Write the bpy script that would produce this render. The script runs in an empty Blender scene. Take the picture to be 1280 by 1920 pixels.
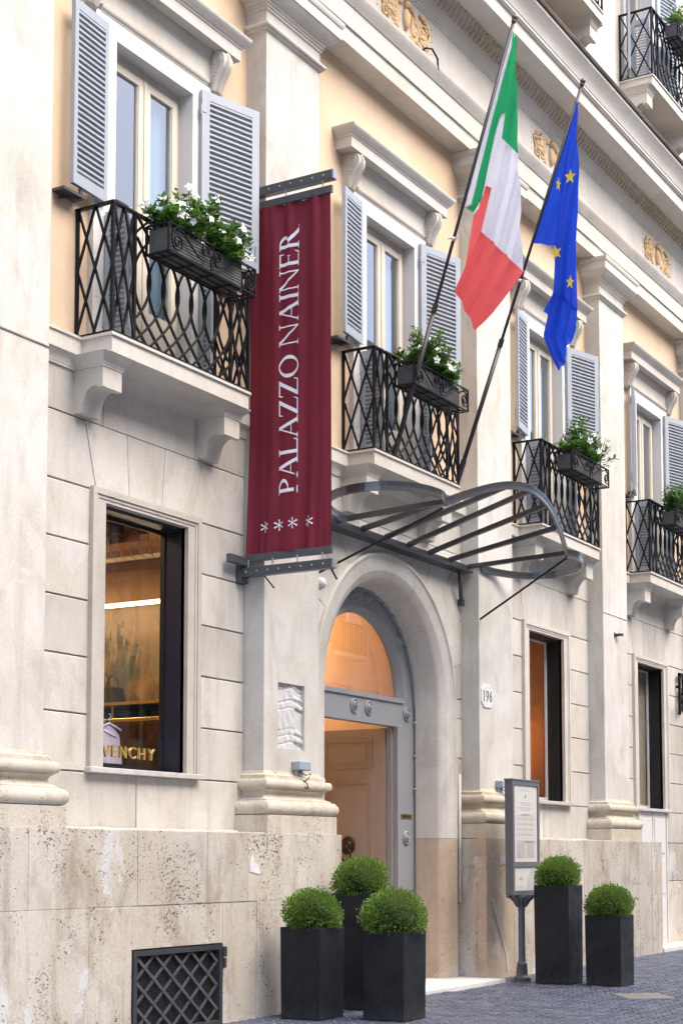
import bpy, bmesh, math, random
from mathutils import Vector, Matrix
random.seed(11)
rad = math.radians
sc = bpy.context.scene
COL = sc.collection
PI = math.pi

# ---------------------------------------------------------------- camera
cd = bpy.data.cameras.new('camera')
cam = bpy.data.objects.new('camera', cd)
COL.objects.link(cam)
cam.location = (0.0, -8.6825, 1.5)
cam.rotation_euler = (rad(90 + 4.6974), 0, rad(-59.3377))
cd.sensor_fit = 'HORIZONTAL'
cd.sensor_width = 36
cd.lens = 36 * 2986.53 / 1280
cd.shift_y = (1360.88 - 960) / 1280
cd.clip_start = .1
cd.clip_end = 400
sc.camera = cam

# ---------------------------------------------------------------- sky, sun, exposure
SUN_EL, SUN_AZ = 55, 172         # azimuth from +Y (into the facade) clockwise
w = bpy.data.worlds.new('World')
sc.world = w
w.use_nodes = True
nt = w.node_tree
nt.nodes.clear()
sky = nt.nodes.new('ShaderNodeTexSky')
sky.sky_type = 'NISHITA'
sky.sun_disc = False
sky.sun_elevation = rad(SUN_EL)
sky.sun_rotation = rad(SUN_AZ)
sky.air_density = .7
sky.dust_density = 4
sky.ozone_density = .6
bg = nt.nodes.new('ShaderNodeBackground')
bg.inputs[1].default_value = .15
out = nt.nodes.new('ShaderNodeOutputWorld')
nt.links.new(sky.outputs[0], bg.inputs[0])
nt.links.new(bg.outputs[0], out.inputs[0])
sl = bpy.data.lights.new('sun', 'SUN')
sl.energy = 1.05
sl.angle = rad(65)
sl.color = (1, .97, .93)
so = bpy.data.objects.new('sun', sl)
COL.objects.link(so)
el, az = rad(SUN_EL), rad(SUN_AZ)
d_sun = Vector((math.sin(az) * math.cos(el), math.cos(az) * math.cos(el), math.sin(el)))
so.rotation_euler = d_sun.to_track_quat('Z', 'Y').to_euler()
so.location = (15, -6, 20)
vs = sc.view_settings
vs.view_transform = 'Standard'
vs.look = 'None'
vs.gamma = 1
vs.use_curve_mapping = False
vs.exposure = 1.8
sc.cycles.max_bounces = 8
sc.cycles.transparent_max_bounces = 16
sc.cycles.use_denoising = True
sc.cycles.sample_clamp_indirect = 6

# ---------------------------------------------------------------- helpers
class MB:
    def __init__(s):
        s.v = []
        s.f = []
    def add(s, vs, fs):
        b = len(s.v)
        s.v += [tuple(p) for p in vs]
        s.f += [tuple(b + i for i in f) for f in fs]
        return s
    def box(s, x0, x1, y0, y1, z0, z1):
        if x0 > x1: x0, x1 = x1, x0
        if y0 > y1: y0, y1 = y1, y0
        if z0 > z1: z0, z1 = z1, z0
        return s.add([(x0, y0, z0), (x1, y0, z0), (x1, y1, z0), (x0, y1, z0), (x0, y0, z1), (x1, y0, z1), (x1, y1, z1), (x0, y1, z1)],
                     [(0, 3, 2, 1), (4, 5, 6, 7), (0, 1, 5, 4), (1, 2, 6, 5), (2, 3, 7, 6), (3, 0, 4, 7)])
    def cbox(s, x0, x1, y0, y1, z0, z1, c=.006):
        """box with chamfered edges"""
        a = (x0, y0, z0); b = (x1, y1, z1)
        pts = []
        bm = bmesh.new()
        bmesh.ops.create_cube(bm, size=1)
        for v in bm.verts:
            v.co = Vector([(a[i] + b[i]) / 2 + v.co[i] * (b[i] - a[i]) for i in range(3)])
        bmesh.ops.bevel(bm, geom=list(bm.edges), offset=c, segments=1, affect='EDGES', profile=.5)
        return s.bm(bm)
    def bm(s, bm):
        bm.verts.ensure_lookup_table()
        bm.verts.index_update()
        s.add([v.co[:] for v in bm.verts], [tuple(v.index for v in f.verts) for f in bm.faces])
        bm.free()
        return s
    def prism(s, poly, a, b, axis='y', ch=0.0):
        """poly: 2D points; axis y -> (x,z) extruded from y=a (front) to y=b; axis x -> (y,z); axis z -> (x,y)"""
        n = len(poly)
        def P(p, t):
            return (p[0], t, p[1]) if axis == 'y' else (t, p[0], p[1]) if axis == 'x' else (p[0], p[1], t)
        if ch:
            ip = inset(poly, ch)
            vs = [P(p, a) for p in ip] + [P(p, a + ch) for p in poly] + [P(p, b) for p in poly]
            fs = [tuple(range(n)), tuple(range(3 * n - 1, 2 * n - 1, -1))]
            for k in (0, n):
                fs += [(k + i, k + n + i, k + n + (i + 1) % n, k + (i + 1) % n) for i in range(n)]
            return s.add(vs, fs)
        vs = [P(p, a) for p in poly] + [P(p, b) for p in poly]
        fs = [tuple(range(n)), tuple(range(2 * n - 1, n - 1, -1))] + [(i, n + i, n + (i + 1) % n, (i + 1) % n) for i in range(n)]
        return s.add(vs, fs)
    def tube(s, pts, r, n=6, closed=False, r1=None):
        pts = [Vector(p) for p in pts]
        m = len(pts)
        rings = []
        up0 = None
        for i, p in enumerate(pts):
            t = (pts[min(i + 1, m - 1)] - pts[max(i - 1, 0)])
            if closed: t = pts[(i + 1) % m] - pts[i - 1]
            if t.length < 1e-9: t = Vector((0, 0, 1))
            t.normalize()
            if up0 is None:
                up0 = Vector((0, 0, 1)) if abs(t.z) < .9 else Vector((1, 0, 0))
            u = up0 - t * up0.dot(t)
            if u.length < 1e-5: u = t.orthogonal()
            u.normalize()
            up0 = u
            q = t.cross(u)
            rr = r if r1 is None else r + (r1 - r) * i / (m - 1)
            rings.append([p + (u * math.cos(2 * PI * k / n + PI / n) + q * math.sin(2 * PI * k / n + PI / n)) * rr for k in range(n)])
        vs = [v for g in rings for v in g]
        fs = []
        for i in range(m if closed else m - 1):
            j = (i + 1) % m
            fs += [(i * n + k, i * n + (k + 1) % n, j * n + (k + 1) % n, j * n + k) for k in range(n)]
        if not closed:
            fs += [tuple(range(n - 1, -1, -1)), tuple((m - 1) * n + k for k in range(n))]
        return s.add(vs, fs)
    def flat(s, pts, wn, wt, nrm):
        """flat bar along pts: half size wn along nrm, wt across"""
        pts = [Vector(p) for p in pts]
        nrm = Vector(nrm).normalized()
        m = len(pts)
        vs = []
        for i, p in enumerate(pts):
            t = (pts[min(i + 1, m - 1)] - pts[max(i - 1, 0)]).normalized()
            q = t.cross(nrm).normalized()
            vs += [p + nrm * wn + q * wt, p - nrm * wn + q * wt, p - nrm * wn - q * wt, p + nrm * wn - q * wt]
        fs = [(3, 2, 1, 0), tuple(4 * (m - 1) + k for k in range(4))]
        for i in range(m - 1):
            fs += [(4 * i + k, 4 * i + (k + 1) % 4, 4 * i + 4 + (k + 1) % 4, 4 * i + 4 + k) for k in range(4)]
        return s.add(vs, fs)
    def lathe(s, prof, c=(0, 0, 0), n=16, axis='z'):
        vs = []
        for r, h in prof:
            for k in range(n):
                a = 2 * PI * k / n
                if axis == 'z': vs.append((c[0] + r * math.cos(a), c[1] + r * math.sin(a), c[2] + h))
                elif axis == 'y': vs.append((c[0] + r * math.cos(a), c[1] + h, c[2] + r * math.sin(a)))
                else: vs.append((c[0] + h, c[1] + r * math.cos(a), c[2] + r * math.sin(a)))
        fs = []
        for i in range(len(prof) - 1):
            fs += [(i * n + k, i * n + (k + 1) % n, (i + 1) * n + (k + 1) % n, (i + 1) * n + k) for k in range(n)]
        fs += [tuple(range(n - 1, -1, -1)), tuple((len(prof) - 1) * n + k for k in range(n))]
        return s.add(vs, fs)
    def sweep(s, path, prof, inner=None, caps=True):
        """mouldings: plan path (x,y) left to right, profile [(out, z)] bottom to top, mitred"""
        m = len(path)
        P = [Vector(p) for p in path]
        ns = []
        for i in range(m - 1):
            d = (P[i + 1] - P[i]).normalized()
            ns.append(Vector((d.y, -d.x)))
        offs = []
        for i in range(m):
            a = ns[max(i - 1, 0)]; b = ns[min(i, m - 2)]
            offs.append((a + b) / (1 + a.dot(b)))
        pr = list(prof)
        if inner is not None:
            pr = [(inner, prof[0][1])] + pr + [(inner, prof[-1][1])]
        k = len(pr)
        vs = [(P[i].x + offs[i].x * o, P[i].y + offs[i].y * o, z) for i in range(m) for o, z in pr]
        fs = []
        for i in range(m - 1):
            fs += [(i * k + j, (i + 1) * k + j, (i + 1) * k + j + 1, i * k + j + 1) for j in range(k - 1)]
            if inner is not None:
                fs.append((i * k + k - 1, (i + 1) * k + k - 1, (i + 1) * k, i * k))
        if caps:
            fs += [tuple(range(k)), tuple(range(m * k - 1, (m - 1) * k - 1, -1))]
        return s.add(vs, fs)
    def ball(s, c, r, seg=10, ring=6):
        if not hasattr(r, '__len__'): r = (r, r, r)
        vs = [(c[0], c[1], c[2] + r[2])]
        for i in range(1, ring):
            a = PI * i / ring
            for k in range(seg):
                b = 2 * PI * k / seg
                vs.append((c[0] + r[0] * math.sin(a) * math.cos(b), c[1] + r[1] * math.sin(a) * math.sin(b), c[2] + r[2] * math.cos(a)))
        vs.append((c[0], c[1], c[2] - r[2]))
        fs = [(0, 1 + k, 1 + (k + 1) % seg) for k in range(seg)]
        for i in range(ring - 2):
            fs += [(1 + i * seg + k, 1 + (i + 1) * seg + k, 1 + (i + 1) * seg + (k + 1) % seg, 1 + i * seg + (k + 1) % seg) for k in range(seg)]
        L = len(vs) - 1
        fs += [(L, 1 + (ring - 2) * seg + (k + 1) % seg, 1 + (ring - 2) * seg + k) for k in range(seg)]
        return s.add(vs, fs)
    def mesh(s, name, mat, smooth=False):
        me = bpy.data.meshes.new(name)
        me.from_pydata(s.v, [], s.f)
        bm = bmesh.new()
        bm.from_mesh(me)
        bmesh.ops.recalc_face_normals(bm, faces=bm.faces)
        bm.to_mesh(me)
        bm.free()
        if mat is not None: me.materials.append(mat)
        if smooth:
            me.polygons.foreach_set('use_smooth', [True] * len(me.polygons))
        me.update()
        return me
    def build(s, name, mat, parent=None, smooth=False, label=None, kind=None, auto=None):
        o = bpy.data.objects.new(name, s.mesh(name, mat, smooth or auto is not None))
        COL.objects.link(o)
        if auto is not None:
            o.data.set_sharp_from_angle(angle=rad(auto))
        if parent is not None: attach(o, parent)
        if label: o['label'] = label
        if kind: o['kind'] = kind
        return o

def world_loc(o):
    v = Vector(o.location)
    return v

def attach(o, parent):
    o.parent = parent
    # every parent used here is an Empty or mesh that is only moved (never turned) before its children join
    p = parent
    off = Vector((0, 0, 0))
    while p is not None:
        off += Vector(p.location)
        if p.parent is not None:
            off += p.matrix_parent_inverse.to_translation()
        p = p.parent
    o.matrix_parent_inverse = Matrix.Translation(-off)

def inset(poly, g):
    n = len(poly)
    A = sum(poly[i][0] * poly[(i + 1) % n][1] - poly[(i + 1) % n][0] * poly[i][1] for i in range(n))
    sg = 1 if A > 0 else -1
    res = []
    for i in range(n):
        p0, p1, p2 = Vector(poly[i - 1]), Vector(poly[i]), Vector(poly[(i + 1) % n])
        d1 = (p1 - p0).normalized(); d2 = (p2 - p1).normalized()
        n1 = Vector((-d1.y, d1.x)) * sg; n2 = Vector((-d2.y, d2.x)) * sg
        q = p1 + (n1 + n2) / max(1 + n1.dot(n2), .2) * g
        res.append((q.x, q.y))
    return res

def thing(name, label, cat, loc=(0, 0, 0), group=None):
    o = bpy.data.objects.new(name, None)
    COL.objects.link(o)
    o.location = loc
    o.empty_display_size = .2
    o['label'] = label
    o['category'] = cat
    if group: o['group'] = group
    return o

def tag(o, label, cat, group=None):
    o['label'] = label
    o['category'] = cat
    if group: o['group'] = group
    return o

def copy_tree(o, parent=None, dx=0.0):
    c = o.copy()
    COL.objects.link(c)
    if parent is not None:
        pi = o.matrix_parent_inverse.copy()
        c.parent = parent
        c.matrix_parent_inverse = pi
    else: c.location = (o.location[0] + dx, o.location[1], o.location[2])
    for ch in list(o.children):
        copy_tree(ch, c)
    return c

# ---------------------------------------------------------------- materials
class NT:
    def __init__(s, name):
        s.m = bpy.data.materials.new(name)
        s.m.use_nodes = True
        s.t = s.m.node_tree
        s.b = s.t.nodes['Principled BSDF']
        s.pos = None
    def n(s, ty, **kw):
        nd = s.t.nodes.new(ty)
        for k, v in kw.items(): setattr(nd, k, v)
        return nd
    def l(s, a, b): s.t.links.new(a, b)
    def P(s, scale=(1, 1, 1), rot=(0, 0, 0)):
        if s.pos is None: s.pos = s.n('ShaderNodeNewGeometry').outputs['Position']
        mp = s.n('ShaderNodeMapping')
        mp.inputs['Scale'].default_value = scale
        mp.inputs['Rotation'].default_value = rot
        s.l(s.pos, mp.inputs['Vector'])
        return mp.outputs[0]
    def noise(s, vec, scale, detail=4, rough=.55, dist=0):
        nd = s.n('ShaderNodeTexNoise')
        nd.inputs['Scale'].default_value = scale
        nd.inputs['Detail'].default_value = detail
        nd.inputs['Roughness'].default_value = rough
        nd.inputs['Distortion'].default_value = dist
        s.l(vec, nd.inputs['Vector'])
        return nd.outputs['Fac']
    def ramp(s, fac, a, b, lo=0, hi=1):
        mr = s.n('ShaderNodeMapRange')
        mr.inputs['From Min'].default_value = a
        mr.inputs['From Max'].default_value = b
        mr.inputs['To Min'].default_value = lo
        mr.inputs['To Max'].default_value = hi
        s.l(fac, mr.inputs['Value'])
        return mr.outputs[0]
    def mul(s, a, b, op='MULTIPLY'):
        nd = s.n('ShaderNodeMath', operation=op)
        for i, x in enumerate((a, b)):
            if isinstance(x, (int, float)): nd.inputs[i].default_value = x
            else: s.l(x, nd.inputs[i])
        return nd.outputs[0]
    def mix(s, fac, a, b, mode='MIX'):
        nd = s.n('ShaderNodeMix', data_type='RGBA', blend_type=mode)
        for i, x in ((0, fac), (6, a), (7, b)):
            if isinstance(x, (int, float)): nd.inputs[i].default_value = x
            elif isinstance(x, tuple): nd.inputs[i].default_value = (*x, 1)
            else: s.l(x, nd.inputs[i])
        return nd.outputs[2]
    def col(s, c):
        if isinstance(c, tuple): s.b.inputs['Base Color'].default_value = (*c, 1)
        else: s.l(c, s.b.inputs['Base Color'])
    def bump(s, h, strength=.3, dist=.01):
        bp = s.n('ShaderNodeBump')
        bp.inputs['Strength'].default_value = strength
        bp.inputs['Distance'].default_value = dist
        s.l(h, bp.inputs['Height'])
        s.l(bp.outputs[0], s.b.inputs['Normal'])

def plain(name, c, rough=.5, metal=0, var=.12, sc_=6, bump=0, spec=None, emit=None):
    t = NT(name)
    f = t.noise(t.P(), sc_, 5)
    k = t.ramp(f, .3, .7, 1 - var, 1 + var)
    cc = t.mix(1.0, c, t.n('ShaderNodeCombineColor').outputs[0], 'MULTIPLY')
    cb = [x for x in t.t.nodes if x.bl_idname == 'ShaderNodeCombineColor'][-1]
    for i in range(3): t.l(k, cb.inputs[i])
    t.col(cc)
    t.b.inputs['Roughness'].default_value = rough
    t.b.inputs['Metallic'].default_value = metal
    if spec is not None: t.b.inputs['Specular IOR Level'].default_value = spec
    if bump: t.bump(t.noise(t.P(), 60, 4), bump, .004)
    if emit:
        t.b.inputs['Emission Color'].default_value = (*emit[0], 1)
        t.b.inputs['Emission Strength'].default_value = emit[1]
    return t.m

def stone(name, base, light, dark, pits=0.0, streak=.4, blotch=1.0, rough=.88, bump=.25, pitcol=(.125, .09, .06), patch=None, grain=.1, rnd=.06):
    t = NT(name)
    p = t.P()
    big = t.ramp(t.noise(p, .9, 6, .6, .4), .38, .62)
    c = t.mix(t.mul(big, blotch), base, light)
    mid = t.ramp(t.noise(t.P((1, 1, .55)), 3.4, 8, .65, .6), .5, .78)
    c = t.mix(t.mul(mid, streak), c, dark)
    run = t.ramp(t.noise(t.P((1, 1, .13)), 7, 6, .6), .52, .8)
    c = t.mix(t.mul(run, streak * .8), c, dark)
    if patch:
        pm = t.ramp(t.noise(t.P((1, 1, .7)), 1.15, 5, .6, .8), .6, .64)
        c = t.mix(t.mul(pm, patch[1]), c, patch[0])
    fine = t.noise(p, 38, 6, .7)
    k = t.ramp(fine, .25, .75, 1 - grain, 1 + grain)
    oi = t.n('ShaderNodeObjectInfo').outputs['Random']
    k = t.mul(k, t.ramp(oi, 0, 1, 1 - rnd, 1 + rnd))
    cb = t.n('ShaderNodeCombineColor')
    for i in range(3): t.l(k, cb.inputs[i])
    c = t.mix(1.0, c, cb.outputs[0], 'MULTIPLY')
    h = fine
    if pits:
        pn = t.noise(t.P((1, 1, 1.5)), 33, 6, .66, .5)
        pm = t.ramp(t.noise(p, 2.1, 4, .6), .35, .7)
        pf = t.ramp(t.mul(pn, t.ramp(pm, 0, 1, .80, 1.15)), .575, .66)
        pn2 = t.ramp(t.noise(t.P((1, 1, 2.2)), 70, 4, .65), .60, .70)
        pf2 = t.mul(pn2, t.ramp(t.noise(p, 3.3, 3), .4, .65, .15, .8))
        pit = t.mul(t.mul(pf, pf2, 'MAXIMUM'), pits)
        c = t.mix(pit, c, pitcol)
        h = t.mul(t.mul(fine, .3), pit, 'SUBTRACT')
    t.col(c)
    t.b.inputs['Roughness'].default_value = rough
    t.b.inputs['Specular IOR Level'].default_value = .25
    t.bump(h, bump, .012)
    return t.m

def glass(name, tint=(1, 1, 1), refl=1.0, base=.03, rough=.0):
    m = bpy.data.materials.new(name)
    m.use_nodes = True
    n = m.node_tree
    n.nodes.clear()
    o = n.nodes.new('ShaderNodeOutputMaterial')
    mx = n.nodes.new('ShaderNodeMixShader')
    tr = n.nodes.new('ShaderNodeBsdfTransparent')
    gl = n.nodes.new('ShaderNodeBsdfGlossy')
    fr = n.nodes.new('ShaderNodeFresnel')
    fr.inputs[0].default_value = 1.5
    ma = n.nodes.new('ShaderNodeMath')
    ma.operation = 'MULTIPLY_ADD'
    ma.inputs[1].default_value = refl
    ma.inputs[2].default_value = base
    ma.use_clamp = True
    tr.inputs[0].default_value = (*tint, 1)
    gl.inputs['Roughness'].default_value = rough
    n.links.new(fr.outputs[0], ma.inputs[0])
    ge = n.nodes.new('ShaderNodeNewGeometry')
    mb = n.nodes.new('ShaderNodeMath'); mb.operation = 'SUBTRACT'; mb.inputs[0].default_value = 1
    mc_ = n.nodes.new('ShaderNodeMath'); mc_.operation = 'MULTIPLY'
    n.links.new(ge.outputs['Backfacing'], mb.inputs[1])
    n.links.new(ma.outputs[0], mc_.inputs[0])
    n.links.new(mb.outputs[0], mc_.inputs[1])
    n.links.new(mc_.outputs[0], mx.inputs[0])
    n.links.new(tr.outputs[0], mx.inputs[1])
    n.links.new(gl.outputs[0], mx.inputs[2])
    n.links.new(mx.outputs[0], o.inputs[0])
    return m

def leafy(name, a, b, c3, rough=.45):
    t = NT(name)
    f = t.noise(t.P(), 55, 2)
    g = t.ramp(f, .3, .7)
    c = t.mix(g, a, b)
    f2 = t.ramp(t.noise(t.P(), 130, 1), .58, .7)
    c = t.mix(t.mul(f2, .6), c, c3)
    t.col(c)
    t.b.inputs['Roughness'].default_value = rough
    t.b.inputs['Subsurface Weight'].default_value = 0
    # leaves let light through
    tl = t.n('ShaderNodeBsdfTranslucent')
    t.l(c, tl.inputs[0])
    mx = t.n('ShaderNodeMixShader')
    mx.inputs[0].default_value = .35
    t.l(t.b.outputs[0], mx.inputs[1])
    t.l(tl.outputs[0], mx.inputs[2])
    t.l(mx.outputs[0], t.t.nodes['Material Output'].inputs[0])
    return t.m

def cloth(name, c, rough=.8, trans=.25, var=.06):
    t = NT(name)
    f = t.noise(t.P(), 3, 4)
    cb = t.n('ShaderNodeCombineColor')
    k = t.ramp(f, .3, .7, 1 - var, 1 + var)
    for i in range(3): t.l(k, cb.inputs[i])
    cc = t.mix(1.0, c, cb.outputs[0], 'MULTIPLY')
    t.col(cc)
    t.b.inputs['Roughness'].default_value = rough
    t.b.inputs['Specular IOR Level'].default_value = .2
    t.bump(t.noise(t.P(), 420, 2), .08, .002)
    if trans:
        tl = t.n('ShaderNodeBsdfTranslucent')
        t.l(cc, tl.inputs[0])
        mx = t.n('ShaderNodeMixShader')
        mx.inputs[0].default_value = trans
        t.l(t.b.outputs[0], mx.inputs[1])
        t.l(tl.outputs[0], mx.inputs[2])
        t.l(mx.outputs[0], t.t.nodes['Material Output'].inputs[0])
    return t.m

def emit(name, c, s):
    m = bpy.data.materials.new(name)
    m.use_nodes = True
    b = m.node_tree.nodes['Principled BSDF']
    b.inputs['Base Color'].default_value = (*c, 1)
    b.inputs['Emission Color'].default_value = (*c, 1)
    b.inputs['Emission Strength'].default_value = s
    return m

STUCCO = stone('pale_travertine_stucco', (.50, .475, .42), (.575, .56, .52), (.31, .285, .245), streak=.6, patch=((.60, .59, .57), .5), grain=.09, rnd=.08)
ASHLAR = stone('ashlar_stucco', (.49, .46, .405), (.56, .54, .50), (.31, .28, .235), streak=.6, patch=((.575, .565, .545), .45), grain=.1, rnd=.12)
TRAV = stone('pitted_travertine', (.47, .42, .34), (.54, .51, .455), (.27, .22, .165), pits=1.0, streak=.85, patch=((.575, .575, .57), .9), rnd=.09, grain=.13, bump=.5)
TRAVB = stone('brown_travertine', (.44, .34, .245), (.51, .42, .32), (.30, .215, .14), pits=.45, streak=.55, patch=((.55, .50, .43), .6), grain=.12, bump=.4)
BASES = stone('worn_base_travertine', (.52, .455, .35), (.58, .535, .46), (.34, .265, .17), pits=.6, streak=.6, grain=.14, bump=.4)
TRIM = stone('moulding_travertine', (.515, .48, .42), (.57, .545, .495), (.36, .32, .265), streak=.35, grain=.07)
CORN = stone('cornice_travertine', (.515, .48, .425), (.57, .545, .50), (.38, .345, .295), streak=.35, grain=.07)
WHITE_R = stone('white_reveal_plaster', (.60, .585, .57), (.63, .62, .61), (.5, .47, .43), streak=.15, grain=.03, bump=.1)
OCHRE = stone('ochre_plaster', (.60, .445, .30), (.64, .50, .36), (.51, .36, .225), streak=.35, grain=.05, bump=.12, rnd=0)
UPPER = stone('upper_cream_plaster', (.66, .59, .50), (.70, .64, .56), (.55, .47, .38), streak=.25, grain=.04, rnd=0)
JOINT = plain('dark_joint_mortar', (.20, .17, .135), .95, var=.3, sc_=9)
GILT = stone('ochre_relief', (.60, .41, .22), (.66, .49, .30), (.30, .17, .07), streak=.6, grain=.15)
LEAFM = stone('ochre_leaf_moulding', (.50, .41, .29), (.55, .47, .36), (.33, .25, .15), streak=.4, grain=.1)
GUTTER = stone('sooty_gutter', (.07, .055, .045), (.12, .10, .08), (.02, .018, .015), streak=.5, grain=.3)
MARBLE = stone('grey_sill_marble', (.45, .43, .41), (.52, .50, .48), (.25, .23, .22), streak=.5, grain=.1, bump=.1)
STEPM = stone('threshold_marble', (.58, .56, .52), (.62, .60, .57), (.45, .42, .37), streak=.25, grain=.05, bump=.1)
RELIEF = stone('grey_relief_marble', (.50, .50, .49), (.56, .56, .56), (.30, .29, .27), streak=.4, grain=.08)
def shutter_paint():
    t = NT('grey_blue_shutter_paint')
    oi = t.n('ShaderNodeObjectInfo').outputs['Random']
    c = t.mix(oi, (.31, .345, .385), (.36, .39, .425))
    c = t.mix(t.ramp(t.noise(t.P((1, 1, .2)), 11, 6, .65), .5, .8, 0, .45), c, (.25, .26, .28))
    c = t.mix(t.ramp(t.noise(t.P(), 40, 5, .7), .62, .75, 0, .5), c, (.45, .47, .50))
    t.col(c)
    t.b.inputs['Roughness'].default_value = .5
    t.bump(t.noise(t.P(), 60, 4), .1, .003)
    return t.m
SHUT = shutter_paint()
IRON = plain('black_wrought_iron', (.006, .0062, .009), .5, .0, var=.35, sc_=14, spec=.25)
IRONG = plain('dark_grey_steel', (.055, .058, .064), .4, .2, var=.2)
CANOPY = plain('canopy_charcoal_paint', (.032, .032, .036), .32, .0, var=.12, spec=.7)
RIMM = plain('canopy_rim_steel', (.13, .135, .145), .24, .6, var=.1)
BRK = plain('bracket_anthracite', (.075, .085, .098), .38, .1, var=.08)
STEEL = plain('zinc_bolt', (.5, .5, .5), .35, .8)
CREAMW = plain('cream_window_paint', (.60, .545, .45), .45, var=.04)
DOORG = plain('grey_door_paint', (.255, .262, .275), .42, var=.05, sc_=3)
DOORL = plain('taupe_door_leaf', (.29, .265, .235), .42, var=.05)
NAVY = plain('navy_black_lining', (.012, .016, .03), .35, var=.2)
BLACKL = plain('black_lining', (.008, .008, .009), .5, var=.2)
def pot_material():
    t = NT('black_fibre_planter')
    p = t.P()
    c = t.mix(t.ramp(t.noise(p, 5, 6, .65), .35, .7), (.011, .0125, .0155), (.021, .0235, .028))
    sc1 = t.ramp(t.noise(t.P((1, 1, .12)), 16, 5, .6), .62, .8, 0, .35)
    c = t.mix(sc1, c, (.06, .062, .066))
    z = t.n('ShaderNodeSeparateXYZ'); t.l(t.pos, z.inputs[0])
    low = t.ramp(t.mul(z.outputs[2], t.ramp(t.noise(p, 22, 5, .7), .3, .7, -.10, .10), 'ADD'), .16, .03)
    c = t.mix(t.mul(low, .3), c, (.08, .076, .072))
    t.col(c)
    t.l(t.ramp(t.noise(p, 9, 5), .3, .7, .38, .62), t.b.inputs['Roughness'])
    t.b.inputs['Specular IOR Level'].default_value = .25
    t.bump(t.noise(p, 120, 3), .05, .003)
    return t.m
POT = pot_material()
SOIL = plain('potting_soil', (.03, .022, .015), .95)
BOX = leafy('boxwood_leaf', (.085, .175, .022), (.19, .31, .045), (.32, .44, .10))
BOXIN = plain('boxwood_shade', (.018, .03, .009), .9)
MAND = leafy('glossy_vine_leaf', (.04, .12, .02), (.11, .24, .04), (.20, .34, .08), .3)
PETAL = plain('white_petal', (.82, .81, .77), .55, var=.03)
PETALC = plain('yellow_throat', (.75, .55, .12), .6)
STEMM = plain('woody_stem', (.10, .075, .045), .8)
CRIM = cloth('crimson_banner_cloth', (.175, .020, .036), .62, .12)
LETW = cloth('banner_white_print', (.86, .86, .92), .7, .0)
GRN = cloth('flag_green', (.025, .36, .135), .7, .5)
WHT = cloth('flag_white', (.80, .81, .87), .7, .5)
RED = cloth('flag_red', (.84, .14, .14), .7, .55)
BLU = cloth('flag_blue', (.02, .075, .60), .6, .5)
YEL = cloth('flag_yellow', (.85, .68, .06), .7, .2)
POLE = plain('dark_brown_pole', (.035, .03, .03), .4, .1)
BRASS = plain('aged_brass', (.35, .24, .09), .35, .9)
GOLD = plain('gold_letter', (.62, .46, .16), .35, .6)
CURT = cloth('pale_curtain', (.50, .66, .74), .9, .3)
ROOMD = plain('dim_room', (.12, .11, .10), .9)
ROOMW = plain('warm_room_wall', (.52, .36, .20), .9, var=.08, sc_=1.5)
HALLW = plain('hall_wall', (.62, .47, .32), .85, var=.06)
GLASSW = glass('window_glass', (.84, .90, .93), 2.8, .12)
GLASSS = glass('shop_glass', (.95, .96, .95), 1.3, .02)
GLASSF = glass('fanlight_glass', (1, .93, .84), 3.0, .10)
GLASSC = glass('canopy_glass', (.88, .90, .91), 1.3, .07)
SILVER = plain('silver_duct', (.50, .44, .36), .32, .9, var=.15)
PAPER = plain('white_paper', (.72, .72, .72), .7)
LAMPG = plain('lamp_grey_paint', (.30, .34, .40), .5)

# ---------------------------------------------------------------- setting: pavement
def gz(x):
    return .0 + .0022 * (x - 12)

def sett_material():
    t = NT('basalt_sett')
    oi = t.n('ShaderNodeNewGeometry').outputs['Random Per Island']
    f = t.noise(t.P(), 14, 5)
    c = t.mix(t.ramp(oi, 0, 1), (.024, .032, .056), (.082, .097, .14))
    c = t.mix(t.ramp(f, .5, .8, 0, .5), c, (.17, .19, .24))
    t.col(c)
    t.b.inputs['Roughness'].default_value = .48
    t.bump(t.noise(t.P(), 30, 5), .4, .006)
    return t.m
SETT = sett_material()
JNT = plain('sandy_joint', (.25, .27, .31), .95, var=.25, sc_=12)
FARP = plain('far_paving', (.20, .21, .24), .6, var=.25, sc_=9, bump=.3)

g = MB()
g.add([(-60, 0.6, gz(-60)), (-60, -60, gz(-60)), (140, -60, gz(140)), (140, 0.6, gz(140))], [(0, 1, 2, 3)])
pave = g.build('pavement', JNT)
pave['kind'] = 'structure'

cu = Vector((-1.37, -1)).normalized()
cv = Vector((.65, -1)).normalized()
cv = Vector((-cu.y, cu.x)) * -1
CU, CVV = .112, .158
cand = []
keep_out = [(12.49, 12.94, -1.07, -.61), (12.74, 13.2, -1.8, -1.34), (13.48, 13.95, -1.0, -.54), (17.3, 17.75, -1.5, -1.04), (17.3, 17.8, -2.12, -1.66)]
camv = Vector((0, -8.68))
for i in range(-134, 156):
    for j in range(-100, 122):
        off = .5 * (i % 2)
        c = Vector((16.5, -2.2)) + cu * (i * CU) + cv * ((j + off) * CVV)
        if not (10.2 < c.x < 25.5 and -5.2 < c.y < -.36): continue
        if 14.0 < c.x < 17.45 and c.y > -.66: continue
        if any(a + .08 < c.x < b - .08 and e + .08 < c.y < f - .08 for a, b, e, f in keep_out): continue
        if 15.8 < c.x < 16.9 and -2.95 < c.y < -2.5 and False: continue
        cand.append(c)
def in_view(c):
    dx, dy = c.x, c.y + 8.68
    f_ = dx * .8602 + dy * .5099; r_ = dx * .5099 - dy * .8602
    px = 640 + 2986 * r_ / f_
    py = 1361 + 2986 * (1.5 / f_ + math.tan(rad(4.7)))
    return 380 < px < 1300 and py < 1935
vis = [c for c in cand if in_view(c)]
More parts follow.
